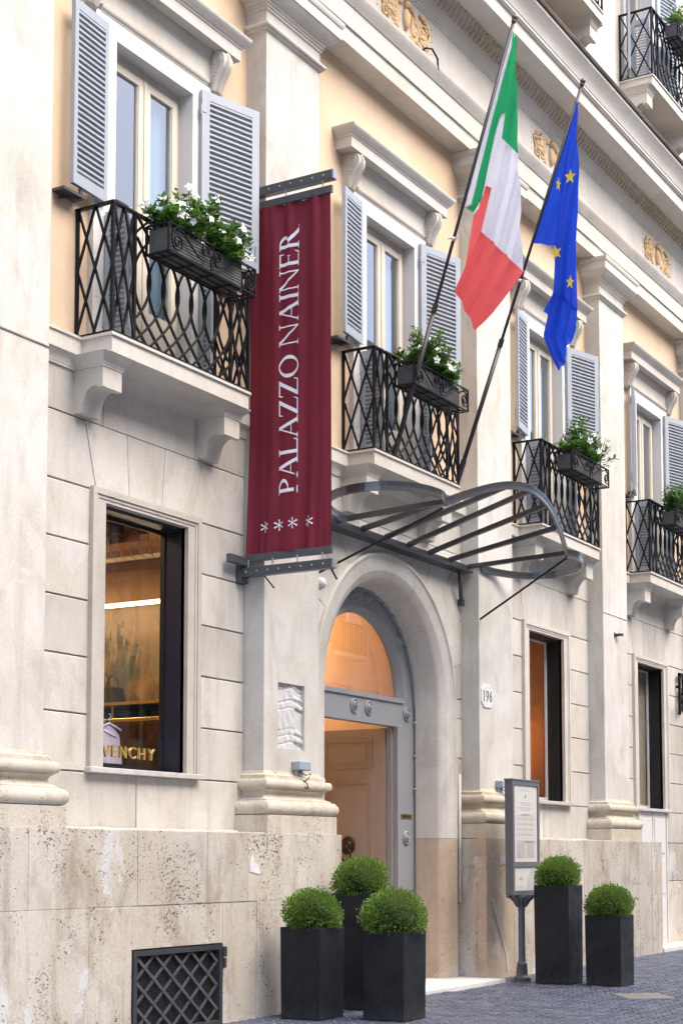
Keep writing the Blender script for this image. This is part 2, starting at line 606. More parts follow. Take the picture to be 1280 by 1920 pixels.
vis.sort(key=lambda c: (c - camv).length)
solo = set(id(c) for c in vis[:295])
def sett_shape(mb, c, h, rx, jig=.007):
    q = []
    for su, sv in ((-1, -1), (1, -1), (1, 1), (-1, 1)):
        p = c + cu * (su * (CU / 2 - .0075 + random.uniform(-jig, .002) * .5)) + cv * (sv * (CVV / 2 - .0085 + random.uniform(-jig, .002) * .5))
        q.append((p.x, p.y))
    if sum(q[i][0] * q[(i + 1) % 4][1] - q[(i + 1) % 4][0] * q[i][1] for i in range(4)) < 0: q.reverse()
    ip = inset(q, .007)
    z = gz(c.x)
    t1, t2 = random.uniform(-.0015, .0015), random.uniform(-.0015, .0015)
    vs = [(x, y, z - .01) for x, y in q] + [(x, y, z + h - .004) for x, y in q] + [(x, y, z + h + (t1 if k % 2 else t2)) for k, (x, y) in enumerate(ip)]
    fs = [(0, 1, 5, 4), (1, 2, 6, 5), (2, 3, 7, 6), (3, 0, 4, 7), (4, 5, 9, 8), (5, 6, 10, 9), (6, 7, 11, 10), (7, 4, 8, 11), (8, 9, 10, 11)]
    mb.add(vs, fs)
rest = MB()
for c in cand:
    if id(c) in solo:
        m1 = MB()
        sett_shape(m1, c, .0085 + random.uniform(-.002, .002), 0)
        m1.build('sett', SETT, pave)
    else:
        sett_shape(rest, c, .0085 + random.uniform(-.002, .002), 0)
rs = rest.build('setts', SETT, pave)
rs['kind'] = 'stuff'

# threshold slab and far doorstep
stp = MB().cbox(14.02, 17.39, -.64, .9, -.02, .055, .006).build('threshold_step', STEPM, None)
stp['kind'] = 'structure'
stp2 = MB().cbox(23.66, 26.1, -.40, .02, -.02, .10, .008).build('door_step', STEPM, None)
stp2['kind'] = 'structure'

# ---------------------------------------------------------------- the palazzo
PAL = thing('palazzo', 'cream stone palazzo with ochre plaster upper floor, pilasters and heavy cornice', 'building', (15.7, 0, 0))
PF = -.235
PLN = -.385
BC = {1: 11.22, 2: 15.67, 3: 20.14, 4: 24.30}
BX = {0: (3.0, 8.60), 1: (9.615, 12.78), 2: (13.79, 17.555), 3: (18.55, 21.715), 4: (22.70, 26.0)}
PIL = [(8.60, 9.615), (12.78, 13.79), (17.555, 18.55), (21.715, 22.70), (26.0, 27.0)]
ARX, ARZ, RO, RI, RD = 15.69, 3.30, 1.64, 1.32, 1.27

def slab(poly, mat, name='stone', y=0.0, gap=.006, depth=.06, ch=.006, parent=PAL):
    m = MB().prism(inset(poly, gap), y, y + depth, 'y', ch)
    return m.build(name, mat, parent)

# backing walls ---------------------------------------------------
def wall_with_hole(name, mat, x0, x1, z0, z1, hx0, hx1, hz0, hz1, y0, y1):
    m = MB()
    m.box(x0, hx0, y0, y1, z0, z1)
    m.box(hx1, x1, y0, y1, z0, z1)
    if hz0 > z0: m.box(hx0, hx1, y0, y1, z0, hz0)
    if hz1 < z1: m.box(hx0, hx1, y0, y1, hz1, z1)
    return m.build(name, mat, PAL)

for b in (1, 3, 4):
    c = BC[b]
    x0, x1 = BX[b]
    wall_with_hole('wall', JOINT, x0 - .5, x1 + .5, 0, 5.87, c - .60, c + .60, 2.25, 4.56, .016, .298)
for b in (1, 2, 3, 4):
    c = BC[b]
    x0, x1 = BX[b]
    wall_with_hole('plaster_wall', OCHRE, x0 - .05, x1 + .05, 5.87, 10.45, c - .62, c + .62, 5.86, 8.76, 0, .24)
# bay with the arched entrance
m = MB()
x0, x1 = BX[2]
m.box(x0 - .5, ARX - RO + .05, .016, .36, 0, ARZ)
m.box(ARX + RO - .05, x1 + .5, .016, .36, 0, ARZ)
N = 32
for i in range(N):
    a0, a1 = PI - PI * i / N, PI - PI * (i + 1) / N
    xa, za = ARX + (RO - .05) * math.cos(a0), ARZ + (RO - .05) * math.sin(a0)
    xb, zb = ARX + (RO - .05) * math.cos(a1), ARZ + (RO - .05) * math.sin(a1)
    m.prism([(xa, za), (xb, zb), (xb, 5.87), (xa, 5.87)], .016, .36)
m.box(x0 - .5, ARX - RO + .05, .016, .36, ARZ, 5.87)
m.box(ARX + RO - .05, x1 + .5, .016, .36, ARZ, 5.87)
m.build('wall', JOINT, PAL)
# plain wall of the hidden bay by the street corner side
m = MB(); m.box(2.0, 9.0, 0, .4, 0, 10.45); m.build('wall', STUCCO, PAL)
m = MB(); m.box(26.2, 46, 0, .4, 0, 10.45); m.build('wall', STUCCO, PAL)
# back of the building
m = MB(); m.box(2.0, 46, 6.5, 6.8, -.1, 19); m.box(2.0, 2.3, .35, 6.5, -.1, 19); m.box(45.7, 46, .35, 6.5, -.1, 19); m.box(2, 46, .3, 6.8, 19, 19.2)
m.build('back_wall', ROOMD, PAL)

# ashlar ----------------------------------------------------------
ZS = [1.715, 2.21, 2.695, 3.18, 3.665, 4.15, 4.635, 5.216, 5.62]
for b in (1, 3, 4):
    c = BC[b]
    x0, x1 = BX[b]
    if b != 4:
        s_ = c - .12 + random.uniform(-.05, .05)
        slab([(x0, 1.70), (s_, 1.70), (s_, 2.21), (x0, 2.21)], ASHLAR)
        slab([(s_, 1.70), (x1, 1.70), (x1, 2.21), (s_, 2.21)], ASHLAR)
    else:
        slab([(x0, .06), (c - .66, .06), (c - .66, 2.21), (x0, 2.21)], STUCCO)
        slab([(c + .66, .06), (x1, .06), (x1, 1.1), (c + .66, 1.1)], TRAV)
        slab([(c + .66, 1.1), (x1, 1.1), (x1, 1.715), (c + .66, 1.715)], TRAV)
        slab([(c + .66, 1.715), (x1, 1.715), (x1, 2.21), (c + .66, 2.21)], ASHLAR)
    for k in range(1, 6):
        a, z = ZS[k], ZS[k + 1]
        slab([(x0, a), (c - .78, a), (c - .78, z), (x0, z)], ASHLAR)
        slab([(c + .78, a), (x1, a), (x1, z), (c + .78, z)], ASHLAR)
    lo = [-.70, -.25, .22, .68]
    hi = [-.86, -.29, .27, .85]
    slab([(x0, 4.635), (c + lo[0], 4.635), (c + hi[0], 5.216), (x0, 5.216)], ASHLAR)
    for k in range(3):
        slab([(c + lo[k], 4.635), (c + lo[k + 1], 4.635), (c + hi[k + 1], 5.216), (c + hi[k], 5.216)], ASHLAR, gap=.0025, ch=.003)
    slab([(c + lo[3], 4.635), (x1, 4.635), (x1, 5.216), (c + hi[3], 5.216)], ASHLAR)
    xs = [x0, c - .62, c + .72, x1]
    for k in range(3):
        slab([(xs[k], 5.216), (xs[k + 1], 5.216), (xs[k + 1], 5.66), (xs[k], 5.66)], ASHLAR, gap=.003 if k else .005, ch=.003)
x0, x1 = BX[2]
for k in range(0, 4):
    a = ZS[k] if k else 1.70
    z = min(ZS[k + 1], 3.3)
    if k == 3: z = 3.42
    slab([(ARX + RO + .004, a), (x1, a), (x1, z), (ARX + RO + .004, z)], ASHLAR, gap=.004)
    slab([(x0, a), (ARX - RO - .004, a), (ARX - RO - .004, z), (x0, z)], ASHLAR, gap=.004)
def arch_voussoir(t0, t1, top=5.216):
    inner = [(ARX + (RO - .01) * math.cos(rad(t)), ARZ + (RO - .01) * math.sin(rad(t))) for t in [t1 + (t0 - t1) * i / 5 for i in range(6)]]
    def edge(t):
        c_, s_ = math.cos(rad(t)), math.sin(rad(t))
        k = (top - ARZ) / s_ if s_ > 1e-6 else 99
        if c_ > 1e-6: k2 = (x1 - ARX) / c_
        elif c_ < -1e-6: k2 = (x0 - ARX) / c_
        else: k2 = 99
        if k < k2: return (ARX + k * c_, top), 't'
        return (ARX + k2 * c_, ARZ + k2 * s_), 'r' if c_ > 0 else 'l'
    a, ka = edge(t0)
    b_, kb = edge(t1)
    o_ = [a]
    if ka != kb:
        o_.append((x1 if (ka == 'r') else x0, top) if ka != 't' else (x0, top))
    o_.append(b_)
    poly = inner + o_
    # drop near-duplicates
    pp = []
    for p in poly:
        if not pp or (Vector(p) - Vector(pp[-1])).length > .01: pp.append(p)
    slab(pp, ASHLAR, gap=.0035, ch=.003)
TH = [4, 17, 31, 46, 58, 70, 83, 97, 110, 122, 134, 149, 163, 176]
for i in range(len(TH) - 1):
    arch_voussoir(TH[i], TH[i + 1])
xs = [x0, 14.9, 16.4, x1]
for k in range(3):
    slab([(xs[k], 5.216), (xs[k + 1], 5.216), (xs[k + 1], 5.66), (xs[k], 5.66)], ASHLAR, gap=.004, ch=.003)

# plinth of big slabs ----------------------------------------------
def pl(x0, x1, z0, z1, mat=TRAV):
    slab([(x0, z0), (x1, z0), (x1, z1), (x0, z1)], mat, 'plinth_slab', PLN + random.uniform(-.003, .003), .0014, .12, .0025)
ux = [3.0, 4.6, 6.1, 7.7, 9.30, 10.65, 11.65, 12.30, 14.0]
for a, b in zip(ux, ux[1:]): pl(a, b, 1.085, 1.72)
lx = [3.0, 5.2, 7.6, 10.03, 10.585]
for a, b in zip(lx, lx[1:]): pl(a, b, -.03, 1.085)
pl(10.585, 11.90, .722, 1.085)
pl(11.90, 12.45, -.03, 1.085)
pl(12.45, 14.0, -.03, 1.085)
rx_ = [17.40, 18.2, 18.97, 20.5, 22.03, 23.2, 23.64]
for k, (a, b) in enumerate(zip(rx_, rx_[1:])):
    pl(a, b, -.03, 1.72, TRAVB if k == 0 else TRAV)
m = MB()
m.box(3.0, 10.585, PLN + .03, .1, -.1, 1.712); m.box(11.90, 13.985, PLN + .03, .1, -.1, 1.712); m.box(10.585, 11.90, PLN + .03, .1, .73, 1.712); m.box(10.585, 11.90, PLN + .14, .1, -.1, .73)
m.build('plinth_core', TRAV, PAL)
MB().box(17.415, 23.625, PLN + .03, .1, -.1, 1.712).build('plinth_core', TRAV, PAL)
# mortar fillet along the plinth top, patched by hand
m = MB()
for a, b in ((9.82, 12.60), (18.75, 21.55)):
    pts = [(a + (b - a) * i / 24, -.02 - .05 * random.random(), 1.722 + .012 * random.random()) for i in range(25)]
    m.tube(pts, .022, 5)
    m.box(a, b, PLN + .02, 0, 1.715, 1.727)
m.build('mortar_fillet', STUCCO, PAL)
# diagonal repaired channel and patches on the plinth by the door
m = MB()
m.flat([(17.56, PLN - .001, .98), (17.72, PLN - .001, .70), (17.95, PLN - .001, .30)], .006, .022, (0, 1, 0))
m.build('mortar_channel', STUCCO, PAL)
m = MB()
m.prism([(17.77, 1.40), (18.07, 1.40), (18.10, 1.50), (18.06, 1.62), (17.98, 1.50), (17.78, 1.50)], PLN - .005, PLN + .01)
m.prism([(17.93, .34), (18.02, .33), (18.05, .12), (17.97, .10), (17.94, .2)], PLN - .005, PLN + .01)
m.build('mortar_patch', STUCCO, PAL)

# pilasters --------------------------------------------------------
BASEP = [(.135, 1.72), (.135, 1.895), (.10, 1.90), (.125, 1.905), (.148, 1.935), (.152, 1.965), (.148, 1.995), (.12, 2.03), (.09, 2.035), (.09, 2.05), (.055, 2.062), (.032, 2.085), (.030, 2.11), (.045, 2.135), (.065, 2.142), (.065, 2.155),
         (.085, 2.158), (.10, 2.175), (.102, 2.20), (.098, 2.225), (.085, 2.243), (.05, 2.247), (.05, 2.285), (.012, 2.30), (.003, 2.33)]
CAPP = [(.003, 9.735), (.012, 9.74), (.03, 9.755), (.03, 9.77), (.05, 9.775), (.058, 9.79), (.05, 9.812), (.004, 9.83), (0.004, 9.955), (.02, 9.957), (.02, 9.985), (.035, 9.987), (.035, 10.01), (.05, 10.012), (.05, 10.035), (.06, 10.04), (.10, 10.06),
        (.145, 10.095), (.165, 10.125), (.175, 10.127), (.175, 10.245), (.185, 10.25), (.195, 10.27), (.20, 10.30), (.20, 10.308)]
for i, (a, b) in enumerate(PIL):
    m = MB()
    if i == 1:
        m.box(a, b, PF, .3, 1.72, 2.555); m.box(a, b, PF, .3, 3.205, 10.42)
        m.box(a, 13.03, PF, .3, 2.555, 3.205); m.box(13.52, b, PF, .3, 2.555, 3.205); m.box(13.03, 13.52, PF + .09, .3, 2.555, 3.205)
    else:
        m.box(a, b, PF, .3, 1.72, 10.42)
    p_ = m.build('pilaster', STUCCO, PAL)
    path = [(a, .02), (a, PF), (b, PF), (b, .02)]
    MB().sweep(path, BASEP, inner=-.05).build('base', BASES, p_, auto=40)
    MB().sweep(path, CAPP, inner=-.05).build('capital', TRIM, p_, auto=35)
    if i in (0, 3):
        MB().box(a - .004, b + .006, PF - .008, PF + .03, 5.60 if i == 0 else 5.05, 5.612 if i == 0 else 5.055).build('shaft_joint', JOINT if i == 0 else STUCCO, p_)
    if i == 1:
        # worn relief fragment let into the shaft
        m = MB()
        nx, nz = 44, 90
        vs = []
        for q in range(nz + 1):
            for k in range(nx + 1):
                u, t = k / nx, q / nz
                e = .60 + .03 * math.sin(t * 3)
                d = .015 + .035 * min(1, abs(u - e) / .35)
                tt = t + .10 * abs(u - e) * (1 if u > e else .35)
                roll = -sum(.016 * math.exp(-((tt + .02 * math.sin(9 * u) - z_) / w_) ** 4) for z_, w_ in ((.10, .010), (.22, .008), (.31, .007), (.63, .008), (.74, .010), (.93, .012)))
                if u > e:
                    for z_, w_, h_ in ((.17, .05, .03), (.28, .035, .022), (.68, .05, .03), (.80, .03, .02)):
                        roll += h_ * max(0, 1 - ((tt - z_) / w_) ** 2) ** .5
                    roll *= min(1, (u - e) / .06)
                else:
                    roll *= .8
                roll += .004 * math.sin(61 * u + 3) * math.sin(47 * t) + .003 * math.sin(23 * u + 31 * t)
                vs.append((13.03 + .49 * u, PF + .008 + .6 * d - .55 * roll + .002 * math.sin(37 * u + 11 * t), 2.555 + .65 * t))
        fs = [(q * (nx + 1) + k, q * (nx + 1) + k + 1, (q + 1) * (nx + 1) + k + 1, (q + 1) * (nx + 1) + k) for q in range(nz) for k in range(nx)]
        m.add(vs, fs)
        m.build('relief', RELIEF, p_, smooth=True)

# string courses ---------------------------------------------------
SC = [(.01, 5.60), (.018, 5.603), (.018, 5.617), (.022, 5.62), (.028, 5.65), (.05, 5.69), (.075, 5.712), (.08, 5.715), (.08, 5.85), (.095, 5.853), (.095, 5.875)]
for b in (1, 2, 3, 4):
    x0, x1 = BX[b]
    MB().sweep([(x0 - .02, 0), (x1 + .02, 0)], SC, inner=-.03).build('string_course', TRIM, PAL, auto=35)

# entablature ------------------------------------------------------
X0, X1 = 3.0, 46.0
def run(name, prof, mat, y=0, **k):
    return MB().sweep([(X0, y), (X1, y)], prof, inner=-.2).build(name, mat, PAL, auto=35, **k)
run('architrave', [(.25, 10.315), (.25, 10.50), (.272, 10.503), (.272, 10.745), (.285, 10.75), (.30, 10.78), (.335, 10.83), (.35, 10.87), (.352, 10.875), (.352, 10.915)], TRIM)
run('frieze', [(.25, 10.915), (.25, 11.492)], TRIM)
run('bed_moulding', [(.25, 11.49), (.262, 11.492), (.262, 11.52), (.275, 11.522), (.275, 11.55), (.282, 11.555), (.30, 11.59), (.33, 11.63), (.34, 11.645), (.345, 11.655), (.385, 11.735), (.44, 11.81), (.44, 11.82)], CORN)
run('cornice', [(.37, 11.82), (.74, 11.815), (.755, 11.812), (.755, 11.985), (.77, 11.99), (.785, 12.0), (.785, 12.015), (.80, 12.02), (.80, 12.06), (.808, 12.065), (.82, 12.12), (.85, 12.19), (.90, 12.25), (.925, 12.285), (.93, 12.29), (.93, 12.33)], CORN)
run('gutter', [(.93, 12.332), (.955, 12.336), (.965, 12.37), (.95, 12.405), (.80, 12.41)], GUTTER)
# carved leaf course under the corona
m = MB()
x = 8.0
while x < 34:
    wd = .058
    A_ = [(x, -.352, 11.655), (x + .05, -.40, 11.735), (x + .02, -.455, 11.806)]
    for p, q in zip(A_, A_[1:]):
        m.add([(p[0], p[1] + .03, p[2]), (p[0] + wd, p[1] + .03, p[2]), (q[0] + wd, q[1] + .03, q[2]), (q[0], q[1] + .03, q[2]),
               (p[0] + .010, p[1] - .012, p[2]), (p[0] + wd - .010, p[1] - .012, p[2]), (q[0] + wd - .010, q[1] - .012, q[2]), (q[0] + .010, q[1] - .012, q[2])],
              [(4, 5, 6, 7), (0, 1, 5, 4), (1, 2, 6, 5), (2, 3, 7, 6), (3, 0, 4, 7)])
    x += .105
lf = m.build('leaf_moulding', LEAFM, PAL)
lf['kind'] = 'stuff'

# frieze ornaments -------------------------------------------------
def spiral(cx, cz, r0, r1, turns, y, start=0, sgn=1, n=18):
    return [(cx + (r0 + (r1 - r0) * i / n) * math.cos(start + sgn * 2 * PI * turns * i / n), y, cz + (r0 + (r1 - r0) * i / n) * math.sin(start + sgn * 2 * PI * turns * i / n)) for i in range(n + 1)]
m = MB()
rr = random.Random(3)
yy = -.262
m.ball((0, yy, 0), (.07, .05, .13), 10, 8)
m.ball((0, yy - .01, .17), (.045, .05, .05))
m.tube([(-.08, yy, .2), (0, yy - .03, .25), (.08, yy, .2)], .02, 5)
for s_ in (-1, 1):
    m.ball((s_ * .25, yy + .012, .0), (.13, .02, .17), 10, 6)
    m.ball((s_ * .44, yy + .012, -.02), (.14, .018, .12), 10, 6)
    for k in range(34):
        t = k / 33
        xx = s_ * (.12 + .17 * math.sin(t * PI) + .05 * rr.uniform(-1, 1))
        m.ball((xx, yy + .01, .20 - .42 * t), (.032 + .018 * rr.random(), .038, .03), 6, 4)
    m.tube(spiral(s_ * .42, .05, .12, .02, 1.4, yy, PI if s_ > 0 else 0, s_), .016, 5)
    m.tube(spiral(s_ * .50, -.12, .08, .015, 1.3, yy, 0, -s_), .014, 5)
    for k in range(5):
        a = .3 + k * .32
        m.ball((s_ * (.38 + .16 * math.cos(a)), yy, .02 + .18 * math.sin(a)), (.06, .034, .03), 6, 4)
    m.tube([(s_ * .1, yy, -.2), (s_ * .25, yy, -.16), (s_ * .4, yy, -.2), (s_ * .56, yy, -.02), (s_ * .6, yy, .1)], .014, 5)
    for k in range(6):
        m.ball((s_ * .66, -.252, .18 - k * .075), .012, 5, 3)
med = m.build('frieze_ornament', GILT, PAL, smooth=True)
first = True
for cx in (15.67, 19.92, 24.25, 11.2):
    o = med if first else med.copy()
    if not first:
        COL.objects.link(o)
    first = False
    o.location = (cx, 0, 11.20)
m = MB()
m.tube([(16.02, -.25, 10.96), (16.03, -.33, 11.0), (16.12, -.37, 11.02), (16.26, -.37, 10.96), (16.33, -.34, 10.86)], .012, 6)
tag(m.build('cable', IRON, None, smooth=True), 'black cable loop poking out of the frieze below the relief garland', 'cable')

# upper storey -----------------------------------------------------
m = MB()
def upper_win(m, c):
    pass
xs = [2.0]
for c in (11.2, 15.67, 19.85, 24.25, 28.7):
    xs += [c - .6, c + .6]
xs.append(46)
for a, b in zip(xs[::2], xs[1::2]):
    m.box(a, b, 0, .3, 12.2, 19)
for a, b in zip(xs[1::2], xs[2::2]):
    m.box(a, b, 0, .3, 12.2, 13.84); m.box(a, b, 0, .3, 16.4, 19)
m.build('upper_wall', UPPER, PAL)

# ---------------------------------------------------------------- windows on the piano nobile
def shutter_leaf(hinge, direction, w_, z0, z1, n, parent=PAL, split=True, side=1):
    """louvred leaf hinged at `hinge` (x,y), running along unit `direction`"""
    d = Vector((direction[0], direction[1])).normalized()
    nn = Vector((-d.y, d.x))
    def P(u, t, z): return (hinge[0] + d.x * u + nn.x * t, hinge[1] + d.y * u + nn.y * t, z)
    def bx(m, u0, u1, t0, t1, za, zb):
        m.add([P(u0, t0, za), P(u1, t0, za), P(u1, t1, za), P(u0, t1, za), P(u0, t0, zb), P(u1, t0, zb), P(u1, t1, zb), P(u0, t1, zb)],
              [(0, 3, 2, 1), (4, 5, 6, 7), (0, 1, 5, 4), (1, 2, 6, 5), (2, 3, 7, 6), (3, 0, 4, 7)])
    st = .09 if w_ > .5 else .05
    m = MB()
    bx(m, 0, st, -.021, .021, z0, z1); bx(m, w_ - st, w_, -.021, .021, z0, z1)
    bx(m, st, w_ - st, -.020, .020, z1 - .085, z1 - .001); bx(m, st, w_ - st, -.020, .020, z0 + .001, z0 + .10)
    sh = m.build('shutter', SHUT, parent)
    zz0, zz1 = z0 + .10, z1 - .085
    pitch = (zz1 - zz0) / n
    def slat_mesh(m, zc):
        # viewer-side edge is the higher one: the shaded underside shows below a bright nose
        h = pitch * .30
        a = [(-.019, h - .016), (-.019, h + .003), (.019, -h - .002), (.019, -h - .016)]
        vs = [P(u, side * t, zc + z) for u in (st - .004, w_ - st + .004) for t, z in a]
        m.add(vs, [(0, 1, 2, 3), (7, 6, 5, 4), (0, 4, 5, 1), (1, 5, 6, 2), (2, 6, 7, 3), (3, 7, 4, 0)])
    if split:
        m = MB(); slat_mesh(m, zz0 + pitch / 2)
        s0 = m.build('slat', SHUT, sh)
        for k in range(1, n):
            s1 = s0.copy(); COL.objects.link(s1)
            s1.location = (0, 0, pitch * k)
    else:
        m = MB()
        for k in range(n): slat_mesh(m, zz0 + pitch * (k + .5))
        s1 = m.build('slats', SHUT, sh); s1['kind'] = 'stuff'
    # hinges and catch
    m = MB()
    for zz in (z0 + .18, z1 - .2):
        m.tube([P(-.008, -.02, zz - .05), P(-.008, -.02, zz + .05)], .010, 6)
        bx(m, 0, .05, -.026, -.02, zz - .02, zz + .02)
    m.tube([P(w_ - st / 2, -.03, z0 + .12), P(w_ - st / 2, -.03, z0 + .26)], .008, 5)
    m.build('hinge', STEEL if False else SHUT, sh)
    return sh

HOOD = [(.05, 9.245), (.205, 9.24), (.205, 9.355), (.215, 9.36), (.22, 9.375), (.235, 9.385), (.25, 9.41), (.275, 9.435), (.285, 9.455), (.285, 9.47), (.02, 9.52)]
def upper_window(b):
    c = BC[b]
    m = MB()
    for s_ in (-1, 1):
        xa, xb = sorted((c + s_ * .57, c + s_ * .86))
        m.box(xa, xb, -.06, .30, 5.88, 8.70)
    m.box(c - .86, c + .86, -.06, .30, 8.70, 8.875)
    win = m.build('window', WHITE_R, PAL)
    MB().sweep([(c - .80, -.03), (c + .80, -.03)], [(.03, 8.872), (.035, 8.874), (.035, 8.885), (.05, 8.90), (.055, 8.92), (.055, 8.935), (.04, 8.94)], inner=-.02).build('moulding', TRIM, win, auto=35)
    m = MB(); m.box(c - .88, c + .88, -.052, .02, 8.936, 9.25)
    m.sweep([(c - .84, -.05), (c + .84, -.05)], [(.0, 9.13), (.01, 9.14), (.015, 9.17), (.03, 9.20), (.04, 9.23), (.04, 9.25)], inner=-.01)
    m.build('frieze_panel', TRIM, win, auto=35)
    MB().sweep([(c - .98, .0), (c - .98, -.0), (c - .98, -.001), (c + .98, -.001), (c + .98, 0)][1:4] if False else [(c - 1.0 + .0, .02), (c - 1.0, -.05), (c + 1.0, -.05), (c + 1.0, .02)],
               [(o_ - .05 if o_ > .06 else o_, z) for o_, z in HOOD], inner=-.03).build('hood_cornice', CORN, win, auto=30)
    for s_ in (-1, 1):
        xc = c + s_ * .935
        prof = []
        for k in range(13):
            a = -.6 * PI + 1.25 * PI * k / 12
            prof.append((-.135 - .075 * math.cos(a - PI / 2 + .2) if False else -.125 - .085 * math.cos(a), 9.145 + .085 * math.sin(a)))
        # side outline: wall top, volute, neck, foot
        outl = [(.0, 9.24), (-.14, 9.24), (-.19, 9.215), (-.212, 9.17), (-.21, 9.115), (-.185, 9.065), (-.15, 9.01), (-.12, 8.95), (-.10, 8.90), (-.085, 8.865), (-.055, 8.85), (0, 8.85)]
        m = MB()
        m.prism(outl, xc - .073, xc + .073, 'x')
        # front rib and side scrolls
        m.tube([(xc, y - .004, z) for y, z in outl[2:10]], .022, 6)
        for t in (-1, 1):
            xs_ = xc + t * .073
            sp = [(xs_, -.125 + (.075 - .06 * i / 20) * math.cos(2.2 * 2 * PI * i / 20 + PI), 9.15 + (.075 - .06 * i / 20) * math.sin(2.2 * 2 * PI * i / 20 + PI)) for i in range(21)]
            m.tube(sp, .009, 5)
            for k in range(5):
                m.ball((xs_, -.07 - .008 * k, 8.90 + .035 * k), (.012, .03, .018), 6, 4)
            m.tube([(xs_, y + .02, z) for y, z in outl[4:10]], .008, 5)
        m.build('console', TRIM, win, auto=40)
    # timber casements
    m = MB()
    y0, y1 = .10, .155
    for s_ in (-1, 1):
        a, e = sorted((c + s_ * .57, c + s_ * .505)); m.box(a, e, y0, y1, 5.90, 8.70)
    m.box(c - .505, c + .505, y0, y1, 8.62, 8.699)
    fr = m.build('frame', CREAMW, win)
    for s_ in (-1, 1):
        m = MB()
        a, e = sorted((c + s_ * .012, c + s_ * .50))
        ya, yb = .07, .125
        m.box(a, a + .075, ya, yb, 5.92, 8.61); m.box(e - .075, e, ya, yb, 5.92, 8.61)
        m.box(a + .075, e - .075, ya + .001, yb - .001, 8.535, 8.609); m.box(a + .075, e - .075, ya + .001, yb - .001, 5.921, 6.45)
        # glazing bead
        for q in (a + .075, e - .085): m.box(q, q + .01, ya + .012, yb - .005, 6.45, 8.535)
        m.build('casement', CREAMW, win)
        m = MB(); m.box(a + .07, e - .07, .098, .104, 6.44, 8.54)
        m.build('pane', GLASSW, win)
    m = MB(); m.box(c - .014, c + .014, .06, .071, 5.92, 8.61); m.build('astragal', CREAMW, win)
    # curtains
    for (a, e) in ((c - .50, c - .40), (c + .03, c + .50)):
        vs, fs = [], []
        n = 40
        for k in range(n + 1):
            u = k / n
            yv = .20 + .025 * math.sin(u * 40) + .012 * math.sin(u * 91 + 1)
            vs += [(a + (e - a) * u, yv, 5.95), (a + (e - a) * u, yv + .01, 8.6)]
        fs = [(2 * k, 2 * k + 2, 2 * k + 3, 2 * k + 1) for k in range(n)]
        MB().add(vs, fs).build('curtain', CURT, win, smooth=True)
    # dim room behind
    m = MB()
    m.add([(c - 1.4, .341, 5.86), (c + 1.4, .341, 5.86), (c + 1.4, 3.5, 5.86), (c - 1.4, 3.5, 5.86), (c - 1.4, .341, 9.3), (c + 1.4, .341, 9.3), (c + 1.4, 3.5, 9.3), (c - 1.4, 3.5, 9.3)],
          [(0, 1, 2, 3), (4, 7, 6, 5), (1, 2, 6, 5), (2, 3, 7, 6), (3, 0, 4, 7)])
    m.build('room', ROOMD, win)
    return win
LEFT_ANG = {1: 4, 2: 7, 3: 9, 4: 17}
RIGHT_ANG = {1: 17, 2: 15, 3: 17, 4: 17}
for b in (1, 2, 3, 4):
    upper_window(b)
    c = BC[b]
    a = rad(RIGHT_ANG[b])
    shutter_leaf((c + .665, -.085), (math.cos(a), -math.sin(a)), .70, 7.15, 8.775, 28, side=1)
    a = rad(LEFT_ANG[b])
    shutter_leaf((c - .735, -.085), (-math.cos(a), -math.sin(a)), .49, 7.15, 8.775, 28, side=-1)
    for s_ in (-1, 1):
        shutter_leaf((c + s_ * .70, -.075), (0, -1), .265 if s_ < 0 else .13, 5.93, 7.08, 20, split=False, side=1)
    # bracket that holds the leaf open
    m = MB()
    m.box(c - 1.33, c - 1.05, -.13, .01, 7.06, 7.085)
    m.tube([(c - 1.08, -.10, 7.085), (c - 1.08, -.10, 7.15)], .02, 6)
    m.tube([(c - 1.28, -.02, 7.02), (c - 1.1, -.11, 7.06)], .012, 5)
    tag(m.build('shutter_stop', IRONG, None), 'grey iron shutter stop on the wall above the %s balcony' % {1: 'banner side', 2: 'flagpole', 3: 'third', 4: 'farthest'}[b], 'shutter stop', 'shutter stops beside the windows')

# upper-storey windows (top right of the photograph)
for c in (15.67, 19.85, 24.25, 28.7):
    m = MB()
    for s_ in (-1, 1):
        xa, xb = sorted((c + s_ * .57, c + s_ * .80)); m.box(xa, xb, -.05, .28, 13.85, 16.4)
    m.box(c - .80, c + .80, -.05, .28, 16.4, 16.62)
    win = m.build('window', WHITE_R, PAL)
    m = MB()
    for s_ in (-1, 1):
        a, e = sorted((c + s_ * .012, c + s_ * .56))
        m.box(a, a + .07, .2, .26, 13.9, 16.38); m.box(e - .07, e, .2, .26, 13.9, 16.38); m.box(a + .07, e - .07, .201, .259, 16.3, 16.379); m.box(a + .07, e - .07, .201, .259, 13.9, 14.3)
    m.build('frame', CREAMW, win)
    MB().box(c - .55, c + .55, .228, .234, 14.3, 16.3).build('pane', GLASSW, win)
    MB().box(c - .6, c + .6, .8, .82, 13.8, 16.5).build('curtain', CURT, win)
    shutter_leaf((c + .72, -.07), (math.cos(.25), -math.sin(.25)), .66, 13.95, 16.35, 34, split=False)
    shutter_leaf((c - .62, -.07), (-math.cos(.35), -math.sin(.35)), .45, 13.95, 16.35, 34, split=False, side=-1)
    for s_ in (-1, 1):
        shutter_leaf((c + s_ * .5, -.07), (0, -1), .3, 13.95, 15.0, 18, split=False, side=s_)

